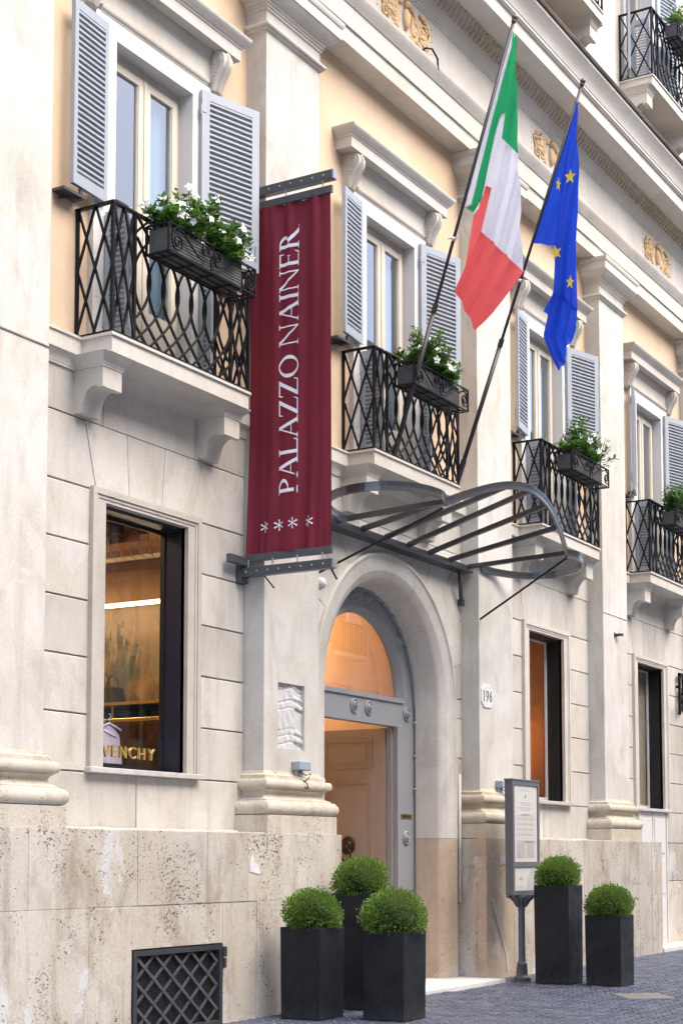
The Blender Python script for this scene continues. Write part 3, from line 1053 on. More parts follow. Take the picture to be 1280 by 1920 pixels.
# ---------------------------------------------------------------- street-level windows
def low_window(b):
    c = BC[b]
    m = MB()
    for s_ in (-1, 1):
        a, e = sorted((c + s_ * .79, c + s_ * .735)); m.box(a, e, -.045, .05, 2.255, 4.66)
        a, e = sorted((c + s_ * .735, c + s_ * .705)); m.box(a, e, -.034, .05, 2.255, 4.60)
        a, e = sorted((c + s_ * .705, c + s_ * .60)); m.box(a, e, -.026, .05, 2.255, 4.56)
    m.box(c - .735, c + .735, -.0455, .05, 4.605, 4.6595)
    m.box(c - .705, c + .705, -.034, .05, 4.575, 4.605)
    m.box(c - .705, c + .705, -.0265, .05, 4.56, 4.575)
    m.box(c - .60, c + .60, -.026, .049, 4.545, 4.56)
    win = m.build('shop_window' if b == 1 else 'street_window', TRIM if b > 1 else stone_grey, PAL)
    MB().cbox(c - .815, c + .815, -.07, .05, 2.205, 2.254, .006).build('sill', MARBLE, win)
    m = MB()
    mat = NAVY if b == 1 else BLACKL
    m.box(c - .62, c - .592, .05, .29, 2.255, 4.56); m.box(c + .592, c + .62, .05, .29, 2.255, 4.56)
    m.box(c - .592, c + .592, .05, .34, 4.515, 4.56); m.box(c - .592, c + .592, .05, .34, 2.25, 2.262)
    m.build('jamb_lining', mat, win)
    m = MB()
    fm = BLACKL if b == 1 else plainwhite
    wd = .010 if b == 1 else .03
    m.box(c - .59, c - .59 + wd, .235, .27, 2.263, 4.514); m.box(c + .59 - wd, c + .59, .235, .27, 2.263, 4.514)
    m.box(c - .59 + wd, c + .59 - wd, .236, .269, 4.49, 4.514); m.box(c - .59 + wd, c + .59 - wd, .236, .269, 2.263, 2.32)
    m.build('frame', fm, win)
    MB().box(c - .58, c + .58, .25, .258, 2.31, 4.5).build('pane', GLASSS, win)
    return win
stone_grey = stone('grey_window_surround', (.45, .42, .37), (.52, .49, .45), (.33, .30, .26), streak=.5, grain=.1)
plainwhite = plain('white_frame_paint', (.62, .61, .58), .45, var=.04)
for b in (1, 3, 4): low_window(b)

# ---------------------------------------------------------------- entrance
# carved arch surround
PROF = [(RO, .03), (RO, -.035), (RO - .012, -.045), (RO - .035, -.045), (RO - .05, -.03), (RO - .07, -.022), (RO - .20, -.012), (RO - .215, -.004), (RO - .225, .004), (RI + .03, .03), (RI + .005, .062), (RI, .075), (RD, .36)]
def arch_sweep(z_from, z_to, arc, arc_side='L'):
    path = []
    if arc:
        path = [('L', z_from)] + [('A', PI - PI * i / 40) for i in range(41)] + [('R', z_from)]
    m = MB()
    def P(t, r, y):
        if t[0] == 'L': return (ARX - r, y, t[1])
        if t[0] == 'R': return (ARX + r, y, t[1])
        return (ARX + r * math.cos(t[1]), y, ARZ + r * math.sin(t[1]))
    def strip(ts):
        k = len(PROF)
        vs = [P(t, r, y) for t in ts for r, y in PROF]
        fs = [(i * k + j, (i + 1) * k + j, (i + 1) * k + j + 1, i * k + j + 1) for i in range(len(ts) - 1) for j in range(k - 1)]
        m.add(vs, fs)
    if arc: strip(path)
    else:
        strip([(arc_side, z_from), (arc_side, z_to)])
    return m
arch_sweep(1.715, 0, True).build('archivolt', ASHLAR, PAL, auto=35)
for sd in 'LR': arch_sweep(.05, 1.711, False, sd).build('jamb', TRAVB, PAL, auto=35)
MB().box(ARX + RI - .03, ARX + RO, -.001, .3, .02, .05).build('jamb_foot', TRAVB, PAL)
# white plastered pipe chase beside the jamb
m = MB(); m.tube([(17.365, -.05, .95), (17.365, -.05, 2.5)], .022, 8); m.build('pipe_chase', STUCCO, PAL, smooth=True)

DY = .36
door = None
m = MB()
R_OUT, R_IN = RD + .01, 1.005
n = 40
DW = .87
# head of the frame: ring from the reveal to the fanlight
pts_o = [(ARX + R_OUT * math.cos(PI * i / n), ARZ + R_OUT * math.sin(PI * i / n)) for i in range(n + 1)]
pts_i = [(ARX + R_IN * math.cos(PI * i / n), 3.37 + (R_IN - .03) * math.sin(PI * i / n)) for i in range(n + 1)]
for i in range(n):
    m.prism([pts_o[i], pts_o[i + 1], pts_i[i + 1], pts_i[i]], DY, DY + .07)
for s_ in (-1, 1):
    a, e = sorted((ARX + s_ * DW, ARX + s_ * R_OUT))
    m.box(a, e, DY, DY + .12, .055, 3.035)
    a, e = sorted((ARX + s_ * R_IN, ARX + s_ * R_OUT))
    m.box(a, e, DY, DY + .12, 3.035, 3.30)
    m.prism([(ARX + s_ * R_IN, 3.30), (ARX + s_ * R_OUT, 3.30), (ARX + s_ * R_IN, 3.37)], DY, DY + .07)
m.box(ARX - R_IN, ARX + R_IN, DY + .0, DY + .12, 3.035, 3.32)
m.box(ARX - R_IN, ARX + R_IN, DY - .02, DY + .13, 3.32, 3.372)
door = m.build('door_frame', DOORG, PAL, label='grey painted arched door surround with turned rosettes')
# bevelled ring round the fanlight
m = MB()
for i in range(n):
    q = [(R_IN + .02, DY + .0), (R_IN + .0, DY - .012), (R_IN - .05, DY + .06), (R_IN - .055, DY + .10)]
    for (r0, y0), (r1, y1) in zip(q, q[1:]):
        a0, a1 = PI * i / n, PI * (i + 1) / n
        m.add([(ARX + r0 * math.cos(a0), y0, 3.37 + (r0 - .03) * math.sin(a0)), (ARX + r0 * math.cos(a1), y0, 3.37 + (r0 - .03) * math.sin(a1)),
               (ARX + r1 * math.cos(a1), y1, 3.37 + (r1 - .03) * math.sin(a1)), (ARX + r1 * math.cos(a0), y1, 3.37 + (r1 - .03) * math.sin(a0))], [(0, 1, 2, 3)])
m.build('fanlight_ring', DOORG, door, smooth=True)
m = MB()
poly = [(ARX + (R_IN - .05) * math.cos(PI * i / n), 3.372 + (R_IN - .08) * math.sin(PI * i / n)) for i in range(n + 1)]
m.prism(poly, DY + .085, DY + .09)
m.build('pane', GLASSF, door)
ROS = [(.085, 0), (.085, -.012), (.078, -.02), (.068, -.02), (.064, -.012), (.055, -.012), (.05, -.028), (.04, -.034), (.036, -.026), (.028, -.026), (.022, -.045), (.012, -.05), (.0005, -.051)]
rpos = [(ARX - .18, 4.475), (ARX + .165, 4.475), (ARX - .165, 3.205), (ARX + .165, 3.205)]
for s_ in (-1, 1): rpos += [(ARX + s_ * 1.065, 1.72), (ARX + s_ * 1.09, 3.2), (ARX + s_ * .90, 4.05)]
r0 = None
for (x, z) in rpos:
    if r0 is None:
        r0 = MB().lathe(ROS, (0, 0, 0), 18, 'y').build('rosette', DOORG, door, smooth=True)
        r0.data.set_sharp_from_angle(angle=rad(40)); o = r0
    else:
        o = r0.copy(); COL.objects.link(o)
    o.location = (x, DY - .001, z)
# beaded rod where frame meets the stone
m = MB()
pts = [(ARX + 1.275, DY - .015, .06), (ARX + 1.275, DY - .015, ARZ)] + [(ARX + 1.262 * math.cos(PI * i / 40), DY - .015, ARZ + 1.262 * math.sin(PI * i / 40)) for i in range(41)] + [(ARX - 1.275, DY - .015, .06)]
m.tube(pts, .016, 6)
for i in range(1, 16):
    a = PI * i / 16
    m.ball((ARX + 1.255 * math.cos(a), DY - .02, ARZ + 1.255 * math.sin(a)), .024, 6, 4)
for z in (3.1, 2.7, 2.3):
    m.ball((ARX + 1.262, DY - .02, z), .024, 6, 4)
m.build('beaded_rod', DOORG, door, smooth=True)
m = MB(); m.cbox(ARX + .94, ARX + 1.21, DY - .008, DY, 1.945, 2.005, .003)
pq = m.build('plaque', BRASS, door)
m = MB()
for k, (a, e) in enumerate(((.97, 1.0), (1.01, 1.03), (1.04, 1.07), (1.08, 1.09), (1.10, 1.13), (1.14, 1.17))):
    m.box(ARX + a, ARX + e, DY - .0095, DY - .0075, 1.965, 1.985 + .004 * (k % 2))
m.build('plaque_print', IRON, door)
# open leaf, folded into the hall
HX = ARX + DW - .06
m = MB()
y0, y1 = .50, 1.50
m.box(HX, HX + .055, y0, y1, .07, 3.02)
leaf = m.build('door_leaf', DOORL, PAL, label='open taupe panelled door leaf folded into the hall')
m = MB()
for (z0, z1) in ((.35, 2.40), (2.55, 2.90)):
    for (ya, yb, za, zb) in ((y0 + .17, y0 + .20, z0, z1), (y1 - .20, y1 - .17, z0, z1), (y0 + .20, y1 - .20, z0, z0 + .03), (y0 + .20, y1 - .20, z1 - .03, z1)):
        m.box(HX - .014, HX, ya, yb, za, zb)
    m.box(HX - .006, HX, y0 + .26, y1 - .26, z0 + .09, z1 - .09)
m.build('panel_moulding', DOORL, leaf)
m = MB()
for q in (.425, .46): m.box(HX + .02, HX + .06, q, q + .03, .06, 3.03)
m.box(ARX + DW - .005, ARX + DW + .05, DY + .12, .60, .06, 3.03)
m.build('door_stop', DOORG, door)
# lion-head knocker
m = MB()
ky, kz = y0 + .50, 1.62
m.ball((HX - .03, ky, kz), (.05, .075, .085), 12, 8)
rr = random.Random(5)
for k in range(22):
    a = 2 * PI * k / 22
    m.ball((HX - .02, ky + .075 * math.cos(a), kz + .01 + .085 * math.sin(a)), (.03, .022, .028), 6, 4)
m.ball((HX - .075, ky, kz - .02), (.03, .04, .035), 8, 6)
m.ball((HX - .07, ky - .028, kz + .025), .012, 6, 4); m.ball((HX - .07, ky + .028, kz + .025), .012, 6, 4)
m.tube([(HX - .07, ky + .065 * math.cos(a), kz - .10 + .075 * math.sin(a)) for a in [2 * PI * i / 20 for i in range(20)]], .013, 6, closed=True)
m.build('knocker', plain('bronze_knocker', (.05, .028, .018), .4, .6), leaf, smooth=True)
# the lit hall
m = MB()
hx0, hx1, hy0, hy1, hz = 14.2, 17.25, .49, 6.0, 5.6
m.add([(hx0, hy0, .02), (hx1, hy0, .02), (hx1, hy1, .02), (hx0, hy1, .02), (hx0, hy0, hz), (hx1, hy0, hz), (hx1, hy1, hz), (hx0, hy1, hz)],
      [(0, 1, 2, 3), (4, 7, 6, 5), (1, 2, 6, 5), (2, 3, 7, 6), (3, 0, 4, 7)])
hall = m.build('entrance_hall', HALLW, None)
hall['kind'] = 'structure'
lamp = MB(); lamp.lathe([(.02, 1.2), (.02, .28), (.12, .26), (.22, .10), (.22, 0), (.10, -.08), (.01, -.1)], (16.95, 2.6, 4.2), 16)
tag(lamp.build('hall_lantern', emit('hall_lamp_glow', (1, .68, .40), 34), None, smooth=True), 'glowing pendant lantern in the hall behind the fanlight', 'lamp')

# ---------------------------------------------------------------- balconies
def clip_curve(f, lo, hi, n=28):
    runs, cur = [], []
    for i in range(n + 1):
        t = i / n
        x = f(t)
        if lo - 1e-6 <= x <= hi + 1e-6: cur.append((x, t))
        else:
            if len(cur) > 1: runs.append(cur)
            cur = []
    if len(cur) > 1: runs.append(cur)
    return runs

def make_balcony(c, label, zs=5.875, proj=.40, half=1.012, rail=1.118, group='first-floor balconies'):
    B = thing('balcony', label, 'balcony', (c, 0, zs), group)
    m = MB()
    h2 = half + .025
    fy = -proj - .025
    m.box(c - h2, c + h2, fy, .03, zs - .025, zs)
    m.box(c - h2 + .02, c + h2 - .02, fy + .018, .03, zs - .165, zs - .0255)
    m.build('slab', TRIM, B)
    for s_ in (-1, 1):
        xc = c + s_ * (half - .125)
        w2 = .125
        prof = [(0, 5.60), (.012, 5.603), (.012, 5.618), (.018, 5.62), (.025, 5.65), (.05, 5.685), (.085, 5.709)]
        prof = [(o_, z + zs - 5.875) for o_, z in prof]
        cb = MB().sweep([(xc - w2, .02), (xc - w2, fy + .12), (xc + w2, fy + .12), (xc + w2, .02)], prof, inner=-.05).build('corbel', TRIM, B, auto=35)
        z5 = zs - 5.875
        yf = fy + .115
        pr_ = [(0.02, 5.601 + z5), (yf, 5.601 + z5), (yf, 5.43 + z5), (yf + .05, 5.425 + z5), (yf + .06, 5.44 + z5), (yf + .085, 5.45 + z5), (yf + .12, 5.445 + z5), (yf + .16, 5.42 + z5), (yf + .19, 5.38 + z5), (yf + .21, 5.33 + z5), (yf + .225, 5.27 + z5), (yf + .23, 5.235 + z5), (.02, 5.235 + z5)]
        MB().prism(pr_, xc - w2, xc + w2, 'x').build('corbel_block', TRIM, cb)
    z0, z1 = zs + .02, zs + rail
    py = -proj
    # posts and rails
    for x in (c - half, c - half + .29, c + half - .29, c + half):
        m = MB(); m.box(x - .014, x + .014, py - .014, py + .014, zs, z1); m.build('post', IRON, B)
    for x in (c - half, c + half):
        m = MB(); m.box(x - .013, x + .013, -.03, -.004, zs, z1); m.build('post', IRON, B)
    for (nm, za, zb, e) in (('handrail', z1, z1 + .018, .022), ('bottom_rail', zs + .004, zs + .022, .017)):
        m = MB()
        m.box(c - half - e, c + half + e, py - e, py + e, za, zb)
        m.box(c - half - e, c - half + e, py + e, 0, za, zb); m.box(c + half - e, c + half + e, py + e, 0, za, zb)
        m.build(nm, IRON, B)
    def lattice(P, wdt, nrm):
        for sg in (1, -1):
            for off in (-.5, 0, .5):
                for run_ in clip_curve(lambda t: (t + off) if sg > 0 else (1 - t + off), 0, 1, 40):
                    pts = [P(x * wdt, z0 + (z1 - z0) * t) for x, t in (run_[0], run_[-1])]
                    if (Vector(pts[0]) - Vector(pts[1])).length > .1:
                        pts = [(p[0] + nrm[0] * .0095 * sg, p[1] + nrm[1] * .0095 * sg, p[2]) for p in pts]
                        MB().flat(pts, .008, .0105, nrm).build('bar', IRON, B)
    lattice(lambda u, z: (c - half, py + u, z), proj - .02, (1, 0, 0))
    lattice(lambda u, z: (c + half, py + u, z), proj - .02, (1, 0, 0))
    lattice(lambda u, z: (c - half + u, py, z), .29, (0, 1, 0))
    lattice(lambda u, z: (c + half - .29 + u, py, z), .29, (0, 1, 0))
    lo, hi = c - half + .29, c + half - .29
    n = 7
    p_ = (hi - lo) / n
    A = .40
    for k in range(-2, n + 3):
        for sg in (1, -1):
            x0_ = lo + p_ * k
            f = (lambda t: x0_ + A * (1 - math.sin(PI * t))) if sg > 0 else (lambda t: x0_ - A * (1 - math.sin(PI * t)))
            for run_ in clip_curve(f, lo, hi):
                pts = [(x, py + .012 * sg, z0 + (z1 - z0) * t) for x, t in run_]
                MB().flat(pts, .010, .009, (0, 1, 0)).build('bar', IRON, B)
    return B
BAL1 = make_balcony(BC[1], 'stone balcony with black iron railing nearest the crimson banner, white flowers on its rail')
b2 = copy_tree(BAL1, None, BC[2] - BC[1]); b2['label'] = 'stone balcony above the glass canopy, with both flagpoles rising from its railing'
b3 = copy_tree(BAL1, None, BC[3] - BC[1]); b3['label'] = 'stone balcony under the blue flag, partly seen through the glass canopy'
b4 = copy_tree(BAL1, None, BC[4] - BC[1]); b4['label'] = 'farthest lower stone balcony, above the narrow brown-grey window'
UB = make_balcony(24.38, 'pale upper-storey balcony above the cornice with railing and flower box', 13.83, .54, 1.03, 1.09, 'upper-storey balconies above the cornice')
for dx, lb in ((-4.20, 'upper-storey balcony above the cornice of which only the slab corner shows'),):
    u = copy_tree(UB, None, dx); u['label'] = lb

# ---------------------------------------------------------------- flower boxes and plants
def flower_box(c, z, yb, label):
    """hung outside the railing; yb = railing plane"""
    F = thing('flower_box', label, 'flower box', (c, yb, z), 'iron flower boxes hung on balcony railings')
    x0, x1 = c - .66, c + .66
    ya, ye = yb - .275, yb - .035
    z0, z1 = z, z + .25
    m = MB()
    t = .010
    for y in (ya, ye):
        for zz in (z0, z1): m.box(x0, x1, y - t, y + t, zz - t * .6, zz + t * .6)
        for x in (x0, x1): m.box(x - t, x + t, y - t * .9, y + t * .9, z0, z1)
    for x in (x0, x1):
        for zz in (z0, z1): m.box(x - t, x + t, ya, ye, zz - t * .5, zz + t * .5)
    m.build('frame', IRON, F)
    m = MB()
    for k in range(5):
        x = x0 + .1 + (x1 - x0 - .2) * k / 4
        m.box(x - .012, x + .012, ya, ye, z0 - .012, z0 - .006)
    for k in range(3):
        y = ya + (ye - ya) * (k + .5) / 3; m.box(x0, x1, y - .01, y + .01, z0 - .006, z0)
    m.build('tray_bar', IRON, F)
    # ribbed liner
    m = MB()
    a, b = x0 + .015, x1 - .20
    prof = []
    n = 17
    for k in range(n):
        zz = z0 + .008 + (z1 - z0 - .03) * k / (n - 1)
        prof.append((.0 if k % 2 else -.006, zz))
    vs = [(x, ya + .022 + o_, zz) for x in (a, b) for o_, zz in prof]
    m.add(vs, [(k, n + k, n + k + 1, k + 1) for k in range(n - 1)])
    m.box(a, b, ya + .024, ye - .02, z0 + .004, z1 - .035)
    m.build('liner', plain_liner, F)
    # scrollwork on the front and the far end
    m = MB()
    yf = ya - .012
    def scr(pts): m.flat(pts, .007, .0055, (0, 1, 0))
    H = z0 + .12
    scr(spiral(x0 + .11, H - .015, .085, .018, 1.7, yf, PI * .9, 1, 30))
    scr([(x0 + .025, yf, H + .01), (x0 + .04, yf, H + .075), (x0 + .10, yf, H + .112), (x0 + .17, yf, H + .10), (x0 + .30, yf, H + .02), (x0 + .42, yf, H - .05), (x0 + .50, yf, H - .062), (x0 + .55, yf, H - .03)])
    scr(spiral(x0 + .52, H + .035, .062, .014, 1.6, yf, -.5, 1, 26))
    scr(spiral(x0 + .70, H + .035, .062, .014, 1.6, yf, PI + .5, -1, 26))
    scr([(x0 + .61, yf, H + .02), (x0 + .60, yf, H - .05), (x0 + .61, yf, H - .11)])
    scr([(x0 + .655, yf, H - .0), (x0 + .69, yf, H - .055), (x0 + .78, yf, H - .03), (x0 + .90, yf, H + .045), (x0 + 1.02, yf, H + .11), (x0 + 1.16, yf, H + .115), (x0 + 1.26, yf, H + .06), (x0 + 1.295, yf, H - .01)])
    scr(spiral(x1 - .11, H - .015, .085, .018, 1.7, yf, .1 * PI, -1, 30))
    m.build('scrollwork', IRON, F)
    return F
plain_liner = plain('ribbed_liner', (.07, .068, .068), .6, var=.2, sc_=20)

def leaf_quad(vs, fs, p, d, up, L, W):
    b = len(vs)
    s_ = d.cross(up)
    if s_.length < 1e-4: s_ = d.orthogonal()
    s_.normalize()
    k = d.cross(s_).normalized()
    vs += [p, p + d * (L * .45) + s_ * W + k * (L * .05), p + d * L - k * (L * .06), p + d * (L * .45) - s_ * W + k * (L * .05)]
    fs.append((b, b + 1, b + 2, b + 3))

def vine(c, y, z, seed, label, nflow=16, dens=620, group='white flowering plants in the railing boxes'):
    rr = random.Random(seed)
    Fp = thing('flowering_plant', label, 'plant', (c, y, z), group)
    vs, fs = [], []
    x0, x1 = c - .60, c + .50
    stems = MB()
    tips = []
    for k in range(84):
        x = rr.uniform(x0, x1)
        u = (x - x0) / (x1 - x0)
        hgt = rr.uniform(.14, .46) * (.75 + .45 * math.sin(2 + 9 * u + seed))
        yy = y + rr.uniform(-.09, .09)
        tip = Vector((x + rr.uniform(-.12, .12), yy + rr.uniform(-.14, .10), z + .05 + hgt))
        if rr.random() < .25: tip.z -= rr.uniform(.05, .12); tip.y -= .08
        base = Vector((x, yy, z - .04))
        mid = (base + tip) / 2 + Vector((0, 0, .06))
        stems.tube([base, mid, tip], .004, 4)
        tips.append(tip)
        nl = dens // 64
        for q in range(nl):
            t = rr.uniform(.25, 1.0)
            p = base.lerp(mid, t * 2) if t < .5 else mid.lerp(tip, t * 2 - 1)
            a = rr.uniform(0, 2 * PI)
            d = Vector((math.cos(a), math.sin(a), rr.uniform(-.35, .75))).normalized()
            leaf_quad(vs, fs, p + d * .01, d, Vector((0, 0, 1)), rr.uniform(.05, .09), rr.uniform(.014, .023))
    MB().add(vs, fs).build('foliage', MAND, Fp, smooth=True, kind='stuff')
    stems.build('stems', STEMM, Fp)
    rr.shuffle(tips)
    for k in range(min(nflow, len(tips))):
        p = tips[k] + Vector((rr.uniform(-.03, .03), rr.uniform(-.06, -.01), rr.uniform(-.02, .05)))
        f = Vector((rr.uniform(-.8, .2), rr.uniform(-1, -.4), rr.uniform(-.2, .7))).normalized()
        u = f.orthogonal().normalized(); v = f.cross(u)
        mv, mf = [], []
        r_ = rr.uniform(.032, .046)
        for q in range(5):
            a = 2 * PI * q / 5 + .3
            e1 = u * math.cos(a) + v * math.sin(a)
            e2 = u * math.cos(a + .62) + v * math.sin(a + .62)
            e0 = u * math.cos(a - .62) + v * math.sin(a - .62)
            b = len(mv)
            mv += [p, p + e0 * (r_ * .75) + f * .010, p + e1 * (r_ * 1.25) + f * .004, p + e2 * (r_ * .75) + f * .014]
            mf.append((b, b + 1, b + 2, b + 3))
        b = len(mv)
        mv += [p + u * .006 + f * .006, p - u * .003 + v * .006 + f * .006, p - u * .003 - v * .006 + f * .006, p - f * .035]
        mf += [(b, b + 1, b + 3), (b + 1, b + 2, b + 3), (b + 2, b, b + 3)]
        fl = MB().add(mv, mf).build('flower', PETAL, Fp)
    return Fp
ZB = 6.665
fl_lab = {1: 'iron flower box with scrolls on the railing nearest the crimson banner', 2: 'iron flower box on the railing crossed by a flagpole', 3: 'iron flower box on the railing under the blue flag', 4: 'iron flower box cut by the photo edge on the farthest lower balcony'}
pl_lab = {1: 'leafy plant full of white blooms in the box nearest the crimson banner', 2: 'leafy plant with white blooms behind the flagpole', 3: 'tall leafy plant with few white blooms under the blue flag', 4: 'leafy plant with white blooms cut by the photo edge'}
for b in (1, 2, 3, 4):
    flower_box(BC[b] + .06, ZB, -.40, fl_lab[b])
    vine(BC[b] + .06, -.56, ZB + .22, b * 7 + 1, pl_lab[b], {1: 40, 2: 15, 3: 12, 4: 14}[b], 2500 if b < 3 else 1900)
flower_box(24.5, 14.62, -.54, 'small iron flower box on the upper-storey railing above the cornice')
vine(24.5, -.70, 14.84, 91, 'bright green plant in the upper-storey flower box', 8, 420)

# ---------------------------------------------------------------- canopy
CX = 15.95
CAN = thing('glass_canopy', 'charcoal steel and glass canopy with scalloped curved rim above the arched door', 'canopy', (CX, 0, 5.0))
m = MB()
m.box(14.20, 17.54, -.10, .0, 4.985, 5.09)
m.box(14.20, 17.54, -.17, -.10, 4.985, 5.0)
m.box(14.20, 17.54, -.115, -.10, 5.0, 5.06)
m.build('wall_beam', CANOPY, CAN)
def rim_pt(t):
    """t 0..1 along the middle lobe, left to right"""
    x = 14.36 + (17.565 - 14.36) * t
    return Vector((x, -1.40 - .25 * math.sin(PI * t), 5.12 + .42 * math.sin(PI * t)))
ribx = [14.384 + .53 * k for k in range(7)]
for x in ribx:
    t = min(max((x - 14.36) / (17.565 - 14.36), 0), 1)
    e = rim_pt(t)
    w0 = Vector((x, -.10, 5.075))
    e.x = x
    m = MB()
    m.flat([w0, w0.lerp(e, .5) + Vector((0, 0, .002)), e], .026, .027, (0, 0, 1))
    m.build('rib', CANOPY, CAN)
mid = [rim_pt(i / 36) for i in range(37)]
def side_lobe(s_):
    # quarter lobes that close the canopy at both ends
    e = Vector((17.60, -.26, 5.06)); pts = []
    for i in range(25):
        a = -100 + 222 * i / 24
        pts.append(Vector((17.72 + .62 * math.cos(rad(a - 30)) if False else 0, 0, 0)))
    ctrl = [Vector((17.60, -.25, 5.05)), Vector((18.02, -.30, 5.05)), Vector((18.40, -.52, 5.05)), Vector((18.52, -.86, 5.06)), Vector((18.40, -1.18, 5.08)), Vector((18.12, -1.38, 5.10)), Vector((17.78, -1.46, 5.115)), Vector((17.565, -1.40, 5.12))]
    pts = []
    for i in range(len(ctrl) - 1):
        p0, p1, p2, p3 = ctrl[max(i - 1, 0)], ctrl[i], ctrl[i + 1], ctrl[min(i + 2, len(ctrl) - 1)]
        for k in range(5):
            t = k / 5
            pts.append(.5 * ((2 * p1) + (p2 - p0) * t + (2 * p0 - 5 * p1 + 4 * p2 - p3) * t * t + (3 * p1 - p0 - 3 * p2 + p3) * t ** 3))
    pts.append(ctrl[-1])
    if s_ < 0:
        pts = [Vector((2 * CX - 0 - p.x - .0, p.y, p.z)) for p in pts]
        pts = [Vector((p.x + (14.36 - (2 * CX - 17.565)), p.y, p.z + .07 * math.sin(PI * min(1, max(0, k_ / len(pts)))))) for k_, p in enumerate(pts)]
    return pts
RS = side_lobe(1); LS = side_lobe(-1)
for pts in (mid, RS, LS):
    m = MB()
    m.flat(pts, .038, .010, (0, 0, 1))
    q = [p + Vector((0, 0, .039)) for p in pts]
    m.flat(q, .006, .016, (0, 0, 1))
    q = [p + Vector((0, 0, -.039)) for p in pts]
    m.flat(q, .006, .016, (0, 0, 1))
    q = [p + Vector((0, 0, .016)) for p in pts]
    m.flat(q, .005, .016, (0, 0, 1))
    m.build('rim', RIMM, CAN)
# glass
for a, b in zip(ribx, ribx[1:]):
    vs, fs = [], []
    nu, nv = 4, 6
    for i in range(nu + 1):
        x = a + .03 + (b - a - .06) * i / nu
        t = min(max((x - 14.36) / (17.565 - 14.36), 0), 1)
        e = rim_pt(t); e.x = x
        w0 = Vector((x, -.12, 5.10))
        for j in range(nv + 1):
            vs.append(w0.lerp(e + Vector((0, 0, .03)), j / nv))
    fs = [(i * (nv + 1) + j, (i + 1) * (nv + 1) + j, (i + 1) * (nv + 1) + j + 1, i * (nv + 1) + j + 1) for i in range(nu) for j in range(nv)]
    MB().add(vs, fs).build('pane', GLASSC, CAN, smooth=True)
for pts, xa in ((RS, 17.59), (LS, 14.34)):
    ctr = Vector((xa, -.8, 5.09))
    vs = [ctr] + [p + Vector((0, 0, .02)) for p in pts]
    MB().add(vs, [(0, i, i + 1) for i in range(1, len(pts))]).build('pane', GLASSC, CAN, smooth=True)
# stays and struts
m = MB(); m.tube([(17.60, -.03, 4.30), (17.565, -1.40, 5.06)], .013, 6); m.box(17.57, 17.60, -.05, .0, 4.24, 4.34); m.build('stay_rod', IRON, CAN)
m = MB(); m.tube([(13.83, -.06, 4.36), (14.36, -1.38, 5.06)], .013, 6); m.box(13.80, 13.84, -.09, -.03, 4.30, 4.40); m.build('stay_rod', IRON, CAN)
m = MB(); m.flat([(17.30, -.10, 4.985), (17.32, -.10, 4.86), (17.47, -.04, 4.62)], .016, .02, (1, 0, 0)); m.box(17.45, 17.52, -.06, .0, 4.58, 4.66); m.build('strut', IRONG, CAN)

# ---------------------------------------------------------------- banner
BXP = 12.70
BNY0, BNY1 = -.085, -1.035      # wall edge, street edge
BZ0, BZ1 = 4.415, 7.86
def fold(y, z):
    u = (y - BNY1) / (BNY0 - BNY1)
    t = (z - BZ0) / (BZ1 - BZ0)
    k = .012 * math.sin(u * 23 + 1.3 * math.sin(3 * t)) + .008 * math.sin(u * 41 + 2.1 * t + 1) + .010 * math.sin(u * 9 - 2 * t)
    amp = .55 + .75 * abs(2 * t - 1)
    x = BXP + k * amp
    lowz = max(0, 1 - t / .22)
    x += .010 * lowz * math.sin(u * 52 + 4 * math.sin(u * 7) + 6 * t) + .006 * max(0, 1 - (1 - t) / .12) * math.sin(u * 60)
    # slack at the wall edge lower half
    x += .05 * math.exp(-((u - .95) / .22) ** 2) * math.sin(PI * min(max(t, 0), 1))
    return x
BAN = thing('banner', 'tall crimson hotel banner with white lettering and four stars', 'banner', (BXP, -.55, 4.4))
vs, fs = [], []
nu, nv = 70, 90
for j in range(nv + 1):
    for i in range(nu + 1):
        y = BNY0 + (BNY1 - BNY0) * i / nu
        z = BZ0 + (BZ1 - BZ0) * j / nv
        vs.append((fold(y, z), y, z))
fs = [(j * (nu + 1) + i, j * (nu + 1) + i + 1, (j + 1) * (nu + 1) + i + 1, (j + 1) * (nu + 1) + i) for j in range(nv) for i in range(nu)]
MB().add(vs, fs).build('cloth', CRIM, BAN, smooth=True)
for zc in (BZ0 - .03, BZ1 + .035):
    m = MB(); m.box(BXP - .016, BXP + .016, BNY1 - .015, BNY0 + .01, zc - .036, zc + .036)
    for k in range(7):
        y = BNY0 - .07 - (BNY0 - BNY1 - .14) * k / 6
        m.ball((BXP - .017, y, zc), .009, 6, 4)
    m.build('hem_bar', BRK, BAN)

